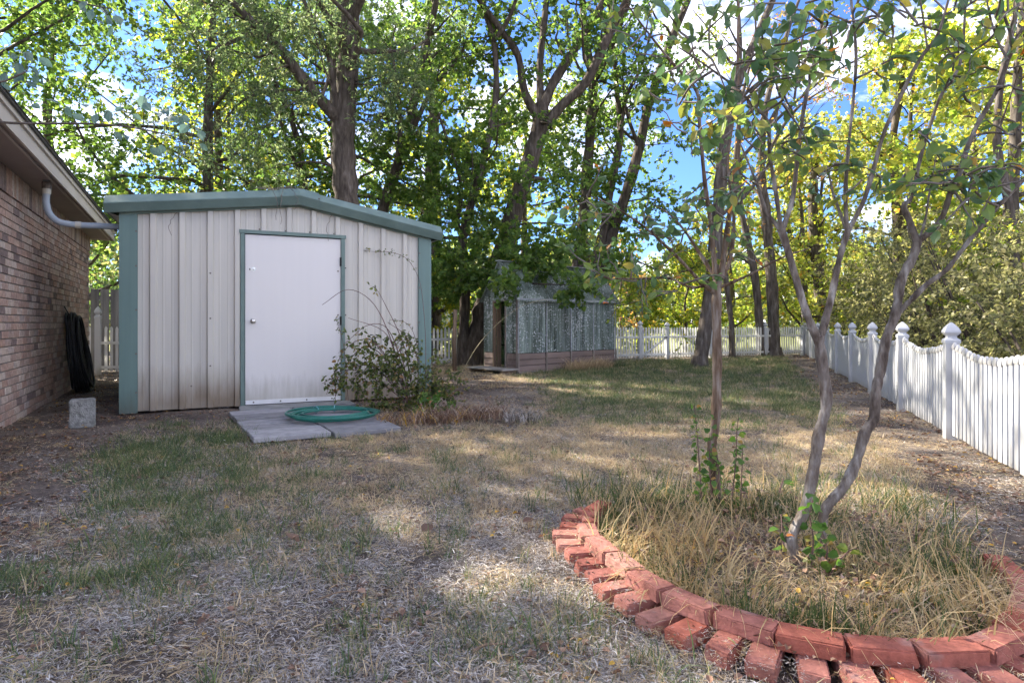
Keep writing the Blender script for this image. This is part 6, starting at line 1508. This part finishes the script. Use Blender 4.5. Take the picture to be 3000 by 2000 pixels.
def yard_points(n, rng, ymax=21.5, power=1.35):
    """points on the yard, thicker near the house end where they are seen close"""
    Y = 1.45+(ymax-1.45)*rng.random(n)**power
    X = rng.uniform(-1, 1, n)*(.86*Y+.5)
    return X, Y
def zones(X, Y):
    c, s = math.cos(TH_S), math.sin(TH_S); dx, dy = X+4.71, Y-7.44
    sx, sy = c*dx+s*dy, -s*dx+c*dy
    hx = (X+5.28)*.887+(Y-6.37)*.462                                   # distance out from the house wall
    gx, gy = (X-.13)*math.cos(TH_G)+(Y-13.35)*math.sin(TH_G), -(X-.13)*math.sin(TH_G)+(Y-13.35)*math.cos(TH_G)
    fd = (X-B0[0])*dS[1]-(Y-B0[1])*dS[0]                               # >0 outside the side fence
    bd = -(X-C0[0])*dB[1]+(Y-C0[1])*dB[0]                              # >0 outside the back fence
    built = ((sx > -.05) & (sx < SW+.05) & (sy > -.03) & (sy < SD)) | (hx < .02) | ((gx > -.05) & (gx < GL+.05) & (gy > -.06) & (gy < GW)) | (bd > -.05) | (fd > .3)
    pad = (sx > 1.22) & (sx < 2.9) & (sy < 0) & (sy > -2.66) & (sx < 2.68+.045*np.maximum(0,-sy-.5)/.43) & (sx > 1.25+.045*np.maximum(0,-sy-.5)/.43)
    bed = in_ring(X, Y, .13)
    nz = fbm(X+40, Y+40, .9, 7); n2 = fbm(X+20, Y+60, 2.4, 8); n3 = fbm(X+11, Y+17, 5.5, 28)
    dirt = np.clip(1-(-sy-.15-.9*nz)/.5, 0, 1)*(sx < 1.35)*(sx > -1.5)*(sy < .3)
    dirt = np.maximum(dirt, np.clip(1-(hx-.5-.7*nz)/.4, 0, 1)*(Y < 13))
    dirt = np.maximum(dirt, ((sx < 0) & (sy > -.3)).astype(float)*.95)
    dirt = np.maximum(dirt, np.clip(1+(fd+.35+.5*n2)/.3, 0, 1))
    dirt = np.maximum(dirt, np.clip(1-np.hypot(X+.9, (Y-9.2)*.55)/(1.4+.8*n2), 0, 1)*1.3)
    dirt = np.maximum(dirt, np.clip(1-np.abs(bd+.35)/.5, 0, 1)*.8)
    dirt = np.clip(dirt, 0, 1)
    return dict(ok=~(built | pad | bed), pad=pad, dirt=dirt, nz=nz, n2=n2, n3=n3, fd=fd, sx=sx, sy=sy, bed=bed, built=built)
def lawn():
    rng = np.random.default_rng(301)
    def go(name, label, cat, n, protos, prob, sc=(.8,1.25), power=1.35, ymax=21.5, tl=.12, zfun=None):
        X, Y = yard_points(n, rng, ymax, power); z = zones(X, Y)
        k = z['ok'] & (rng.random(n) < prob(X, Y, z)); X, Y = X[k], Y[k]; m = len(X)
        far = 1+np.clip((Y-6)/14, 0, 1)*.5
        Pt = np.stack([X, Y, (fbm(X+30, Y+30, 1.3, 3)-.5)*.035-.010], -1)
        scatter(name, label, cat, Pt, rng.uniform(0,6.28,m), rng.normal(0,tl,(m,2)), rng.uniform(*sc,m)*far, rng.integers(0,len(protos),m), protos)
    sm_ = lambda v, a, b: np.clip((v-a)/(b-a), 0, 1)
    def p_green(X, Y, z):
        left = np.exp(-(((X+3.0)/1.35)**2+((Y-4.9)/1.4)**2))*1.5
        left2 = np.exp(-(((X+2.2)/1.1)**2+((Y-3.1)/1.2)**2))*.7
        far = sm_(Y, 6.0, 8.5)*sm_(X-.02*Y, -.2, 1.0)*1.1
        mid = .07*sm_(z['n2'], .5, .65)
        return np.clip(left*sm_(z['nz']+.25*z['n2'], .35, .6)*sm_(z['n3'],.34,.58)+left2*sm_(z['n2'],.45,.6)*sm_(z['n3'],.36,.56)+far*sm_(z['n2'], .25, .5)*sm_(z['n3'],.25,.5)+mid, 0, 1)*(1-z['dirt'])**2
    def p_tan(X, Y, z):
        band = np.exp(-((Y-5.1)/1.3)**2)*sm_(X, -2.6, -1.2)
        far = sm_(Y, 5.5, 8)*.6; near = .20*sm_(z['n2'], .5, .62)
        return np.clip(band*1.0+far+near, 0, 1)*(1-z['dirt'])**1.5*sm_(z['nz']+z['n2']*.4, .4, .62)
    def p_straw(X, Y, z):
        return np.clip((1.0-.75*sm_(Y, 4, 7))*sm_(z['n2']+.5*z['nz'], .55, .85), .08, 1)*(1-.75*z['dirt'])
    def p_tanl(X, Y, z):
        return np.clip(.28+.7*sm_(Y, 3.4, 5)*sm_(X,-2.8,-1.4)-.6*sm_(Y, 6.5, 9), .05, 1)*(1-.5*z['dirt'])
    def p_dead(X, Y, z):
        return np.clip(.10+.5*z['dirt']+.12*sm_(z['n2'],.5,.7), 0, 1)
    n = 900; X = rng.uniform(.3,2.2,n); Y = rng.uniform(1.9,3.9,n); k = in_ring(X,Y,-.07); X, Y = X[k], Y[k]; m = len(X)
    scatter('bed_thatch', 'matted dead grass and litter lying in the bed', 'thatch', np.stack([X,Y,.022+rng.uniform(0,.03,m)],-1), rng.uniform(0,6.28,m), rng.normal(0,.25,(m,2)), rng.uniform(.8,1.3,m), rng.integers(0,5,m), P_TANL+P_DEAD[:2])
    n = 170; T = rng.uniform(0, T_END, n); X, Y = [], []
    for t in T:
        p, d = ring_at(t); q = p+np.array([d[1],-d[0]])*rng.normal(.06,.05); X.append(q[0]); Y.append(q[1])
    X = np.array(X); Y = np.array(Y)
    scatter('edge_litter', 'dead grass and leaf bits caught between the edging bricks', 'litter', np.stack([X,Y,rng.uniform(.0,.045,n)],-1), rng.uniform(0,6.28,n), rng.normal(0,.15,(n,2)), rng.uniform(.45,.8,n), rng.integers(0,4,n), P_STRAW[:2]+P_TANL[:1]+P_DEAD[:1])
    go('green_grass', 'thin green grass patches on the lawn', 'grass', 34000, P_GREEN, p_green, power=1.25)
    go('tan_grass', 'dry tan grass across the lawn', 'grass', 26000, P_TAN, p_tan, power=1.3)
    go('straw_litter', 'grey straw and dead grass bits covering the foreground', 'straw', 17000, P_STRAW, p_straw, power=1.7, ymax=12, tl=.08)
    go('sprouts', 'single green and dry sprouts standing in the bare foreground', 'grass', 2600, P_SPROUT, lambda X, Y, z: sm_(z['n3'], .42, .6)*(1-z['dirt'])*np.clip(1.1-.12*Y, 0, 1), power=1.2, ymax=7, sc=(.6,1.15))
    go('tan_thatch', 'tan thatch lying between the grass tufts', 'thatch', 15000, P_TANL, p_tanl, power=1.5, ymax=20, tl=.08)
    go('fallen_leaves', 'brown fallen leaves scattered over the yard', 'leaves', 9000, P_DEAD, p_dead, power=1.5, tl=.1)
lawn()
# a few fallen leaves and twigs one can single out
rr = random.Random(77)
DL = single_leaf('leaf', M['dead_leaf'], .7)
for nm, lab, x, y, s_, rz in (('fallen_leaf','yellow fallen leaf lying left of the brick edge',0.056,3.30,.07,.4),('fallen_leaf','brown curled leaf on the straw at lower left',-1.06,3.02,.10,2.2),('fallen_leaf','brown curled leaf near the middle of the straw',-.46,3.15,.09,1.0)):
    o = link_mesh(nm, DL); o.location = (x, y, .035); o.scale = (s_,)*3; o.rotation_euler = (.3, -.2, rz); tag(o, lab, 'leaf')
for lab, p0, p1, r_ in (('bare twig lying in the straw at bottom centre', (-.13,2.02), (-.02,2.06), .006), ('short grey twig lying on the straw', (-.75,2.4), (-.62,2.47), .004)):
    a = np.array([*p0,.025]); b = np.array([*p1,.03]); t_ = Tubes(); t_.add(smooth_line([a-a, (b-a)*.4+[0,.012,.006], b-a], 4), np.linspace(r_, r_*.5, 9), 6)
    o = link_mesh('twig', t_.mesh('twig'), M['stake']); o.location = a; tag(o, lab, 'twig')
